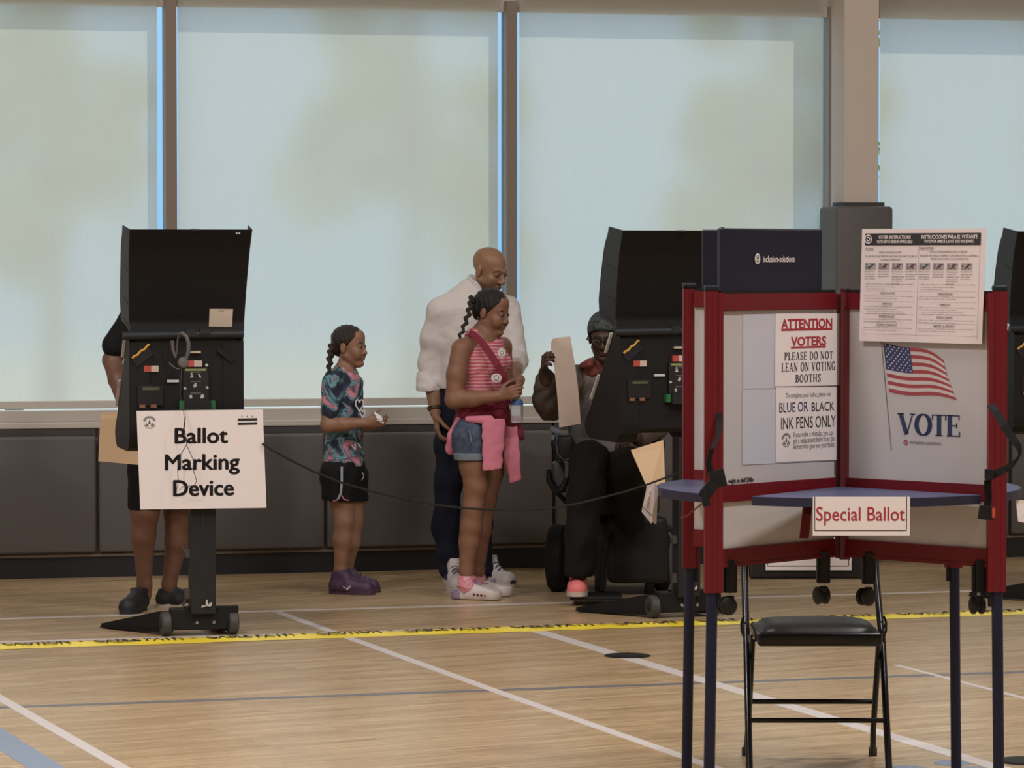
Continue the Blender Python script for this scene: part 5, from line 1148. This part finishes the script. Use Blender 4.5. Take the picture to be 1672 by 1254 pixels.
S = Solid(); S.chain([J(770.8, 738, -.065), J(771.5, 749, -.065)], [.094, .093], .01); S.chain([J(801, 738, .06), J(801.5, 749, .06)], [.091, .090], .01); S.clip(J(783, 749.5), (0, 0, -1)).clip(J(783, 738), (0, 0, 1)); solid_obj('rolled_hem', S, VX, M_denimh, so)
m = MB().tube([J(766, 702, -.165), J(768, 712, -.168), J(770, 722, -.168), J(773, 729, -.165)], [.002, .005, .004, .0015], 6); m.build('frayed_patch', M_denimh, so, world=True)
S = Solid(); S.chain([J(785, 664), J(783, 690)], [.135, .140], .02, F, .80); S.cone(J(757, 672, -.11), J(823, 668, -.05), .024, .030, .02); S.cone(J(744, 690, -.08), J(765, 664, -.12), .022, .02, .02); S.cone(J(838, 690, .02), J(848, 712, .02), .034, .026, .02); S.cone(J(815, 676, -.10), J(840, 690, .0), .034, .034, .02); S.clip(J(785, 655), (0, 0, 1)).clip(J(775, 690, -.1), (-.3, -.3, -1))
hd = solid_obj('tied_hoodie', S, VX, M_maroon, teen, warp=folds(.004, 50, 60, 2))
S = Solid(); S.cone(J(806, 687, -.15), J(804, 768, -.165), .058, .050, .01, (.15, -1, 0), .34).clip(J(804, 767, -.165), (.12, 0, -1)).clip(J(806, 684, -.15), (0, 0, 1)); solid_obj('hoodie_sleeve', S, VX, M_pink, hd, warp=folds(.002, 40, 60))
S = Solid(); S.chain([J(833, 700, -.03), J(836, 745, -.05), J(842, 785, -.05)], [.040, .040, .032], .01, (.3, -1, 0), .4).clip(J(842, 786, -.05), (.3, 0, -1)); solid_obj('hoodie_sleeve', S, VX, M_pink, hd, warp=folds(.002, 40, 60))
S = Solid(); S.chain([J(754, 682, -.09), J(744, 712, -.06), J(737, 732, -.04)], [.030, .040, .034], .02, (.5, -1, 0), .5); solid_obj('hoodie_back', S, VX, M_pink, hd)
S = Solid(); S.cone(J(764, 684, -.135), J(800, 686, -.155), .016, .024, .01, (.3, -1, 0), .5); solid_obj('hoodie_lining', S, VX, M_pink, hd)
# hair with two braids
g = lambda *p: hc + HR @ (np.array(p) * hs)
S = Solid(); S.ell(g(0, -.014, .042), np.array((.081, .104, .088)) * hs, HR, .01); S.ell(g(0, -.075, .0), np.array((.055, .045, .06)) * hs, HR, .02); S.clip(g(0, .066, .070), HR @ nrm((0, .80, -.60)))
hr = solid_obj('hair', S, .0035, M_hair, teen, warp=lambda X, Y, Z: .0016 * np.sin(X * 260 + Z * 60))
def braid(pts, r, parent, m=M_hair):
    S = Solid(); n = len(pts); P_ = [np.array(p) for p in pts]; ln = [0]
    for a, b in zip(P_[:-1], P_[1:]): ln.append(ln[-1] + np.linalg.norm(b - a))
    N = int(ln[-1] / (r * 1.15))
    for i in range(N + 1):
        t = ln[-1] * i / N; k = min(np.searchsorted(ln, t, 'right') - 1, n - 2); u = (t - ln[k]) / (ln[k + 1] - ln[k]); p = P_[k] * (1 - u) + P_[k + 1] * u; dd = nrm(P_[k + 1] - P_[k]); sd = nrm(np.cross(dd, (0, 1, 0.2))) * r * .38 * (1 if i % 2 else -1)
        rr = r * (1 - .45 * i / N); S.cone(p - dd * rr * .3 + sd, p + dd * rr * .7 - sd * .3, rr * .75, rr * .62, .003)
    return solid_obj('braid', S, .003, m, parent)
braid([J(771, 488, -.02), J(768, 500, -.07), J(764, 515, -.09), J(757, 535, -.10), J(749, 555, -.115)], .019, hr)
MB().lathe([(.0, -.003), (.004, 0), (.0, .003)], J(780.5, 518.5, -.098), (0, 1, 0), 10).build('earring', M_gold2, teen, world=True, smooth=True)
# socks and clogs
S = Solid().chain([J(761, 941, -.06), J(761.5, 954, -.065), J(766, 960, -.075)], [.042, .042, .034], .01).clip(J(760, 940, -.06), (0, 0, 1)); solid_obj('sock', S, VX, M_sock, teen, warp=folds(.0015, 90, 160))
S = Solid().chain([J(779.5, 938, .11), J(781, 952, .12), J(786, 957, .115)], [.040, .043, .036], .01).clip(J(779, 937, .11), (0, 0, 1)); solid_obj('sock', S, VX, M_sock, teen, warp=folds(.0015, 90, 160))
def clog(H, T):
    H, T = np.array(H), np.array(T); d = nrm(T - H); L = np.linalg.norm(T - H); q = np.array([d[1], -d[0], 0]); z = np.array([0, 0, 1.])
    S = Solid(); S.cone(H + d * L * .40 + z * .046, H + d * (L - .052) + z * .030, .046, .050, .02); S.cone(H + d * .05 + z * .020, H + d * L * .5 + z * .026, .037, .046, .02); S.clip(H + z * .002, (0, 0, -1)).clip(H + d * L * .30 + z * .060, nrm(-.42 * d + z * .91)).clip(H + d * L * .4 + z * .087, nrm(d * .28 + z)); 
    c = solid_obj('clog', S, VX, M_croc, teen)
    S = Solid().cone(H + d * .042 + z * .018, H + d * .042 + z * .040, .042, .041, .01).clip(H + z * .002, (0, 0, -1)).clip(H + d * .075, d); S.clip(H + z * .042, z); solid_obj('heel_cup', S, VX, M_crocl, c)
    m = MB(); m.strip([H + d * .085 + q * .046 + z * .045, H + d * .13 + q * .040 + z * .062, H + d * .155 + z * .084, H + d * .13 - q * .040 + z * .062, H + d * .085 - q * .046 + z * .045], nrm(z * .6 + d * -.4) * .020, .005); m.build('strap', M_crocl, c, world=True)
    for s in (-1, 1): MB().lathe([(.009, 0), (.009, .004), (.004, .006)], H + d * .085 + q * s * .046 + z * .045, q * s, 12).build('rivet', M_pink, c, world=True)
    for i in range(5): MB().lathe([(.006, 0), (.006, .006)], H + d * (L * .52 + i * .019) + q * (.049 - .002 * i) + z * (.030 - .0015 * i), q, 10).build('vent_hole', M_maroon, c, world=True)
clog((-.306, 17.80, 0), (-.050, 17.71, 0)); clog((-.232, 17.98, 0), (.002, 17.90, 0))
# water bottle in her hands
o = thing('water_bottle', J(844, 690, -.165), 'clear plastic water bottle with a blue cap held by the older girl', 'bottle')
def _pet(n, b, t): b.inputs['Transmission Weight'].default_value = .75; b.inputs['IOR'].default_value = 1.12
M_pet = mat('clear_plastic', (.78, .80, .82), .25, fn=_pet)
k = 1 / 325.5
MB().lathe([(.020, 0), (.031, .004), (.0315, .03), (.0295, .036), (.0315, .042), (.0315, .085), (.029, .10), (.020, .122), (.0125, .130)], n=28).build('bottle', M_pet, o, smooth=True)
MB().lathe([(.0150, .130), (.0152, .132), (.0152, .146), (.013, .148)], n=20).build('cap', mat('cap_blue', (.03, .09, .28), .4), o, smooth=True)
MB().lathe([(.0318, .088), (.0305, .100), (.026, .110), (.0262, .112), (.031, .101), (.0322, .088)], n=28).build('label', mat('label_blue', (.04, .10, .28), .5), o, smooth=True)

# ================================================================ SMALL GIRL
J = Joints(18.1)
kid = thing('person', floor_pt(565, 968), 'small girl with a braid in a tie dye shirt and black shorts', 'person')
hc = J(571, 566, 0); HR = frame((.93, -.36, -.02)); hs = .88; S = Solid()
add_head(S, hc, HR, hs, J(562, 612), .035, .88, 1.0)
F = (.9, -.42, 0)
S.chain([J(561, 625), J(562, 690), J(561, 760)], [.10, .095, .10], .03, F, .75); S.cone(J(548, 620, -.07), J(573, 620, .09), .038, .038, .03)
Rs, Re, Rw = J(541, 625, -.12), J(535.5, 694, -.14), J(600, 690, -.19)
S.chain([Rs, Re], [.040, .037], .02); S.chain([Re, Re * .6 + Rw * .4, Rw], [.038, .034, .023], .015)
add_hand(S, Rw, J(622, 688, -.21) - Rw, (.15, .9, .3), (.1, -.2, 1), .135, (40, 46, 52, 56), 10)
Ls, Le, Lw = J(578, 625, .12), J(574, 694, .11), J(607, 696, -.06)
S.chain([Ls, Le, Lw], [.038, .035, .023], .02); add_hand(S, Lw, J(626, 692, -.14) - Lw, (-.1, -.5, .9), (.1, -.9, -.2), .135, (30, 34, 36, 40), 10)
S.chain([J(553, 775, -.05), J(558, 815, -.06), J(562, 850, -.07), J(559, 880, -.06), J(556, 930, -.035), J(556, 950, -.03)], [.082, .060, .048, .047, .031, .027], .02)
S.chain([J(572, 775, .06), J(576, 815, .06), J(578, 850, .05), J(573, 885, .05), J(566, 930, .085), J(567, 946, .09)], [.080, .058, .046, .045, .030, .027], .02)
skin_person(kid, S, .0038, (.255, .135, .086), [head_paint(hc, HR, hs, (.03, .018, .012), (.22, .09, .07))])
S = Solid(); S.chain([J(563, 622), J(562, 645), J(562, 690), J(561.5, 758)], [.092, .112, .110, .122], .03, F, .80); S.cone(J(549, 619, -.07), J(573, 619, .09), .043, .043, .03)
S.chain([J(542, 624, -.11), J(540, 672, -.13)], [.050, .052], .02); S.chain([J(577, 624, .11), J(577, 670, .12)], [.048, .05], .02)
S.clip(J(540, 674, -.13), (.0, 0, -1)) if False else None
S.clip(J(561, 761), (0.0, 0, -1)); S.ell(J(567, 603, -.01), (.045, .05, .035), None, .0, True)
ts = solid_obj('tie_dye_shirt', S, VX, M_tie, kid, warp=folds(.003, 45, 35))
def heart(cx, cy, sc, dd):
    m = MB(); pts = [J(cx + sc * .8 * (16 * math.sin(t) ** 3) / 16 * .75, cy - sc * (13 * math.cos(t) - 5 * math.cos(2 * t) - 2 * math.cos(3 * t) - math.cos(4 * t)) / 16, dd) for t in np.linspace(0, 2 * math.pi, 22)]
    m.tube(pts, .0042, 6); m.build('heart_print', M_whitec, ts, world=True, smooth=True)
heart(587, 661, 11, -.112); heart(592, 675, 7, -.108)
for (a, b) in (((574, 727), (579, 733)), ((580, 724), (580, 735)), ((585, 723), (589, 731))): MB().tube([J(*a, -.118), J(*b, -.116)], .003, 6).build('shirt_print', M_whitec, ts, world=True)
S = Solid(); S.chain([J(561, 755), J(561, 775)], [.112, .118], .03, F, .85); S.chain([J(552, 775, -.05), J(554, 812, -.055)], [.094, .088], .03); S.chain([J(573, 775, .05), J(575, 812, .06)], [.09, .084], .03)
S.clip(J(561, 752), (0, 0, 1)).clip(J(550, 818, -.05), (-.05, 0, -1)); st_ = solid_obj('black_shorts', S, VX, M_blk, kid, warp=folds(.003, 50, 40))
MB().strip([J(558, 762, -.155), J(558, 785, -.160), J(556.5, 805, -.16), J(552, 815, -.155)], np.array([.012, .002, 0]), .004).build('side_stripe', mat('stripe_pale', (.28, .33, .38), .7), st_, world=True)
MB().tube([J(528, 816, -.06), J(537, 818.5, -.12), J(550, 817, -.15), J(556, 806, -.158), J(562, 816, -.15), J(570, 817, -.12)], .004, 6).build('hem_binding', M_pink, st_, world=True, smooth=True)
MB().tube([J(588, 776, -.03), J(592, 772, -.03), J(594, 778, -.02), J(590, 784, -.03), J(586, 786, -.04)], .003, 6).build('logo_print', M_whitec, st_, world=True)
g = lambda *p: hc + HR @ (np.array(p) * hs)
S = Solid(); S.ell(g(0, -.014, .042), np.array((.080, .102, .086)) * hs, HR, .01); S.ell(g(0, -.07, -.01), np.array((.05, .04, .05)) * hs, HR, .02); S.clip(g(0, .062, .072), HR @ nrm((0, .82, -.58)))
hr = solid_obj('hair', S, .0035, M_hairb, kid, warp=lambda X, Y, Z: .0016 * np.sin(X * 260 + Z * 90))
braid([J(541, 566, -.05), J(538, 580, -.09), J(537, 600, -.10), J(534, 620, -.11), J(530, 638, -.12)], .017, hr, M_hairb)
braid([J(543, 566, .05), J(541, 582, .07), J(540, 600, .08)], .016, hr, M_hairb)
u = shoe(kid, (-.932, 18.08, 0), (-.698, 18.00, 0), .094, .118, M_shpurple, M_shpd, M_shpurple); m = MB().tube([J(560, 958, -.14), J(566, 961, -.14), J(573, 956, -.14), J(571, 960, -.142), J(565, 963.5, -.142)], .0022, 6); m.build('side_mark', M_whitec, u, world=True)
shoe(kid, (-.895, 18.20, 0), (-.675, 18.12, 0), .092, .118, M_shpurple, M_shpd, M_shpurple)
o = thing('tissue', J(617, 690, -.20), 'crumpled white tissue held by the small girl', 'tissue'); S = Solid(); S.cone(J(612, 674, -.215), J(620, 684, -.22), .006, .014, .004); S.cone(J(620, 684, -.22), J(624, 690, -.215), .015, .009, .004); solid_obj('paper', S, .003, mat('tissue_white', (.68, .66, .68), .8), o, warp=folds(.003, 150, 180))

# ================================================================ VOTER BEHIND THE LEFT MACHINE
J = Joints(17.22)
vot = thing('person', floor_pt(258, 999), 'person in black clothes standing behind the left voting machine, legs bare', 'person'); S = Solid()
hc = J(280, 432, 0); HR = frame((.05, -.95, -.3)); add_head(S, hc, HR, 1.0, J(278, 482, .03), .055)
F = (0, -1, 0); S.chain([J(275, 520), J(272, 600), J(270, 690)], [.15, .15, .15], .03, F, .65)
Rs, Re, Rw = J(217, 522, .0), J(183, 588, .02), J(205, 668, -.18)
S.chain([Rs, Re], [.05, .045], .02); S.chain([Re, Re * .6 + Rw * .4, Rw], [.046, .044, .03], .015); add_hand(S, Rw, J(222, 700, -.28) - Rw, (.5, .3, -.8), (.9, 0, .3), .19)
Ls, Le, Lw = J(340, 522, .0), J(368, 592, .02), J(345, 668, -.18); S.chain([Ls, Le, Lw], [.05, .045, .03], .02); add_hand(S, Lw, J(330, 700, -.28) - Lw, (-.5, .3, -.8), (-.9, 0, .3), .19)
S.chain([J(241, 740), J(237, 835, -.02), J(234, 875, .0), J(236, 955, .04), J(237, 972, .05)], [.085, .068, .058, .034, .032], .02)
S.chain([J(297, 740, .06), J(288, 835, .1), J(288, 885, .12), J(276, 955, .15), J(277, 970, .16)], [.085, .060, .055, .034, .032], .02)
skin_person(vot, S, .005, (.155, .075, .048), [head_paint(hc, HR, 1.0, (.02, .012, .009), (.18, .06, .05))])
S = Solid(); S.chain([J(277, 500, .02), J(275, 525), J(272, 600), J(270, 700)], [.10, .175, .165, .17], .035, F, .68); S.cone(Rs, Ls, .065, .065, .03); S.chain([Rs, J(188, 564, .01)], [.066, .064], .02).chain([Ls, J(364, 564, .01)], [.066, .064], .02)
S.clip(J(200, 580, .0), (-.4, 0, -1)) if False else None
sh = solid_obj('tshirt', S, .005, M_blk, vot)
S = Solid(); S.chain([J(270, 700), J(270, 730)], [.168, .17], .03, F, .72); S.chain([J(241, 735), J(238, 822, -.01)], [.096, .088], .03); S.chain([J(299, 735, .05), J(292, 826, .08)], [.096, .088], .03); S.clip(J(270, 831, .04), (0, 0, -1)); solid_obj('black_shorts', S, .005, M_blk, vot, warp=folds(.003, 40, 30))
g = lambda *p: hc + HR @ np.array(p)
S = Solid(); S.ell(g(0, -.014, .044), np.array((.080, .102, .088)), HR, .01); S.clip(g(0, .07, .08), HR @ nrm((0, .75, -.65))); solid_obj('hair', S, .005, M_hair, vot)
shoe(vot, floor_pt(246, 989), floor_pt(205, 1004), .104, .105, M_shblack, M_shblack, M_shblack); shoe(vot, (-1.745, 17.40, 0), (-1.48, 17.31, 0), .098, .095, M_shblack, M_cream, M_shblack)

# ================================================================ POWERED WHEELCHAIR AND ITS RIDER
M_wc = mat('wheelchair_black', (.011, .011, .012), .5, spec=.3); M_wcg = mat('wheelchair_grey', (.075, .078, .085), .4); M_tyre = mat('tyre', (.010, .010, .010), .8, spec=.2); M_wcsh = mat('seat_fabric', (.012, .012, .013), .8, bump=(80, .3))
WZ = 18.15; J = Joints(WZ)
wc = thing('powered_wheelchair', floor_pt(985, 967), 'black powered wheelchair by the wall behind the middle voting machine', 'wheelchair', None)
ws = F_PX / WZ; gx = lambda px: (px - 836) / ws; gz = lambda py: CAMH - (py - HOR) / ws
def wbx(nm, px0, px1, py0, py1, d0, d1, m, r=.012, par=None): return MB().bbox(gx(px0), gx(px1), WZ + d0, WZ + d1, gz(py1), gz(py0), r, 3).build(nm, m, wc if par is None else par, world=True, smooth=True)
wbx('seat_base', 940, 1085, 845, 935, -.10, .42, M_wc, .03); wbx('front_shroud', 990, 1088, 838, 948, -.22, -.09, M_wc, .035)
wbx('seat_cushion', 925, 1075, 800, 838, -.20, .36, M_wcsh, .03); wbx('backrest', 930, 1070, 600, 815, .34, .44, M_wcsh, .03)
for px in (912, 1085):
    c = np.array([gx(px), WZ + .06, .17]); t_ = MB().lathe([(.095, -.04), (.155, -.045), (.17, -.03), (.172, 0), (.17, .03), (.155, .045), (.095, .04)], c, (.985, -.17, 0), 40).build('drive_wheel', M_tyre, wc, world=True, smooth=True)
    MB().lathe([(.02, -.055), (.085, -.047), (.092, -.042), (.092, .042), (.085, .047), (.02, .055)], c, (.985, -.17, 0), 28).build('hub', M_wcg, t_, world=True, smooth=True)
for px, dd in ((935, .40), (1065, .40), (978, -.12), (1060, -.12)):
    c = np.array([gx(px), WZ + dd, .075]); t_ = MB().lathe([(.03, -.02), (.068, -.022), (.075, -.01), (.075, .01), (.068, .022), (.03, .02)], c, (1, 0, 0), 24).build('caster', M_tyre, wc, world=True, smooth=True); MB().bbox(c[0] - .03, c[0] + .03, c[1] - .02, c[1] + .02, .09, .22, .008).build('caster_fork', M_wc, t_, world=True)
wbx('armrest', 900, 922, 716, 730, -.16, .34, M_wc, .008); wbx('armrest', 1062, 1084, 716, 730, -.16, .34, M_wc, .008)
MB().tube([J(905, 728, .30), J(905, 800, .32), J(925, 820, .3)], .014, 10).build('armrest_post', M_wc, wc, world=True, smooth=True); MB().tube([J(1074, 728, .30), J(1074, 800, .32), J(1060, 820, .3)], .014, 10).build('armrest_post', M_wc, wc, world=True, smooth=True)
jb = wbx('joystick_box', 904, 934, 706, 748, -.30, -.14, M_wc, .02); MB().tube([J(899, 699, -.22), J(913, 706, -.22)], .016, 10).build('joystick_lever', mat('joystick_silver', (.20, .23, .30), .3), jb, world=True, smooth=True); MB().tube([J(912, 706, -.31), J(908, 722, -.32), J(911, 742, -.32), J(922, 752, -.31), J(938, 745, -.31), J(942, 722, -.3)], .0035, 8).build('joystick_cable', M_wcg, jb, world=True, smooth=True)
wbx('side_pouch', 902, 922, 752, 795, -.12, -.02, M_wcg, .015); MB().tube([J(896, 766, -.14), J(897, 785, -.14), J(908, 802, -.14), J(918, 800, -.14), J(926, 780, -.14)], [.012, .018, .022, .02, .014], 10).build('pouch_strap', M_wc, wc, world=True, smooth=True)
MB().bbox(gx(927), gx(1010), WZ - .74, WZ - .47, .030, .048, .006).build('footplate', M_wc, wc, world=True); MB().tube([np.array([gx(995), WZ - .22, .32]), np.array([gx(985), WZ - .40, .16]), np.array([gx(980), WZ - .50, .045])], .016, 10).build('legrest_hanger', M_wc, wc, world=True, smooth=True)
# rider
J = Joints(17.95)
rid = thing('person', P(985, 813, 17.95), 'person in grey jacket and glasses seated in the wheelchair holding a long ballot', 'person'); S = Solid()
hc = J(987, 552, .05); HR = frame((-.12, -.97, -.15)); add_head(S, hc, HR, .98, J(988, 600, .12), .055, 1.1)
F = (0, -1, 0); S.chain([J(988, 645, .17), J(990, 720, .18), J(992, 785, .18)], [.13, .14, .14], .03, F, .7)
Rs, Re, Rw = J(938, 622, .10), J(892, 662, .02), J(892, 622, -.14)
S.chain([Rs, Re, Rw], [.055, .05, .034], .02); add_hand(S, J(889, 607, -.17), (-.05, -.80, .60), (1, -.05, .06), (0, .60, .80), .18, (58, 58, 58, 58), 20)
S.chain([Rw, J(889, 609, -.17)], [.034, .031], .01)
Ls, Le, Lw = J(1038, 622, .12), J(1072, 700, .1), J(1040, 715, -.12); S.chain([Ls, Le, Lw], [.055, .05, .034], .02); add_hand(S, Lw, (-.6, -.6, -.1), (0, 0, -1), (-.4, .4, .4), .175)
S.chain([J(965, 790, .1), J(962, 758, -.32), J(946, 935, -.47)], [.08, .06, .045], .02); S.chain([J(1018, 790, .1), J(1022, 765, -.28), J(1032, 850, -.1)], [.08, .06, .045], .02)
skin_person(rid, S, .0045, (.060, .031, .022), [head_paint(hc, HR, .98, (.01, .008, .007), (.09, .035, .03))])
M_jk = mat('grey_jacket', (.165, .145, .135), .85, bump=(60, .3)); M_jk2 = mat('taupe_sleeve', (.095, .076, .064), .85, bump=(60, .3))
S = Solid(); S.chain([J(988, 612, .16), J(988, 640, .17), J(990, 720, .18), J(992, 785, .18)], [.11, .175, .185, .19], .035, F, .75); S.cone(Rs, Ls, .075, .075, .03); jk = solid_obj('jacket', S, .005, M_jk, rid, warp=folds(.004, 35, 30))
S = Solid(); S.chain([J(938, 620, .09), J(900, 662, .05), J(894, 652, -.02), J(892, 622, -.11)], [.078, .075, .072, .058], .025); S.clip(J(895, 617, -.17), (-.32, -.1, 1)) if False else None; solid_obj('sleeve', S, .005, M_jk2, jk, warp=folds(.004, 40, 45))
S = Solid(); S.chain([J(1038, 622, .12), J(1070, 695, .1), J(1046, 712, -.08)], [.08, .068, .055], .025); solid_obj('sleeve', S, .005, M_jk2, jk)
S = Solid(); S.cone(J(966, 602, .06), J(1004, 602, .10), .046, .05, .02); S.cone(J(952, 597, .03), J(962, 592, .0), .020, .026, .02); solid_obj('scarf', S, .0045, mat('orange_scarf', (.24, .07, .05), .85, noise=(25, (.10, .02, .02))), rid, warp=folds(.004, 60, 50))
g = lambda *p: hc + HR @ (np.array(p) * .98)
S = Solid(); S.ell(g(0, -.012, .045), np.array((.088, .108, .098)), HR, .01); S.clip(g(0, .075, .050), HR @ nrm((0, .45, -.89))); solid_obj('dark_cap', S, .0045, mat('cap_dark', (.010, .012, .012), .7, noise=(70, (.06, .08, .075))), rid)
gl = MB()
for s in (-1, 1): gl.tube([g(s * .033 + .024 * math.cos(a), .108, .0 + .019 * math.sin(a)) for a in np.linspace(0, 2 * math.pi, 20)], .003, 6)
gl.tube([g(-.010, .109, .004), g(.010, .109, .004)], .003, 6)
for s in (-1, 1): gl.tube([g(s * .057, .106, .006), g(s * .082, .09, .008), g(s * .084, -.01, .008)], .0035, 6)
gl.build('glasses', M_blk, rid, world=True, smooth=True)
S = Solid(); S.chain([J(966, 785, .12), J(962, 752, -.32)], [.115, .095], .03).chain([J(962, 752, -.32), J(958, 800, -.38), J(950, 880, -.44), J(946, 928, -.47)], [.095, .090, .082, .078], .03); S.chain([J(1018, 785, .12), J(1022, 762, -.28), J(1030, 850, -.1)], [.115, .095, .075], .03); S.chain([J(992, 770, .16), J(992, 800, .2)], [.18, .18], .03, F, .75); S.clip(J(946, 941, -.47), (0, 0, -1)); solid_obj('trousers', S, .005, M_blk2, rid, warp=folds(.006, 28, 24, .5))
fp = np.array([gx(943), WZ - .50, .05]); u = shoe(rid, np.array([(946 - 836) / 331., 17.62, .049]), np.array([(941 - 836) / 333., 17.38, .049]), .105, .10, M_shpink, M_cream, M_shpink, lace=False)
# ballot held up
Q = [P(897, 553, 17.715), P(931, 549, 17.83), P(946, 692, 17.83), P(911, 698, 17.715)]
o = thing('ballot_paper', (Q[2] + Q[3]) / 2, 'long blank ballot paper held up by the person in the wheelchair', 'paper'); m = MB(); n = 12; vs = []
for s in (-.0005, .0005):
    for j in range(n + 1):
        for i in range(5):
            a, c = i / 4, j / n; p = (1 - c) * ((1 - a) * Q[0] + a * Q[1]) + c * ((1 - a) * Q[3] + a * Q[2]); p = p + np.array([.012 * math.sin(c * 2.6), s - .03 * math.sin(c * math.pi) * .6, 0]); 
            if j == 0 and i == 0: p = p + np.array([.012, 0, -.006])
            vs.append(p)
N = (n + 1) * 5; F_ = [(s * N + j * 5 + i, s * N + j * 5 + i + 1, s * N + (j + 1) * 5 + i + 1, s * N + (j + 1) * 5 + i) for s in (0, 1) for j in range(n) for i in range(4)] + [(j * 5 + i, (j + 1) * 5 + i, N + (j + 1) * 5 + i, N + j * 5 + i) for j in range(n) for i in (0, 4)] + [(j * 5 + i, j * 5 + i + 1, N + j * 5 + i + 1, N + j * 5 + i) for j in (0, n) for i in range(4)]
m.add(vs, F_).build('sheet', mat('ballot_cream', (.70, .56, .47), .65), o, world=True, smooth=True)
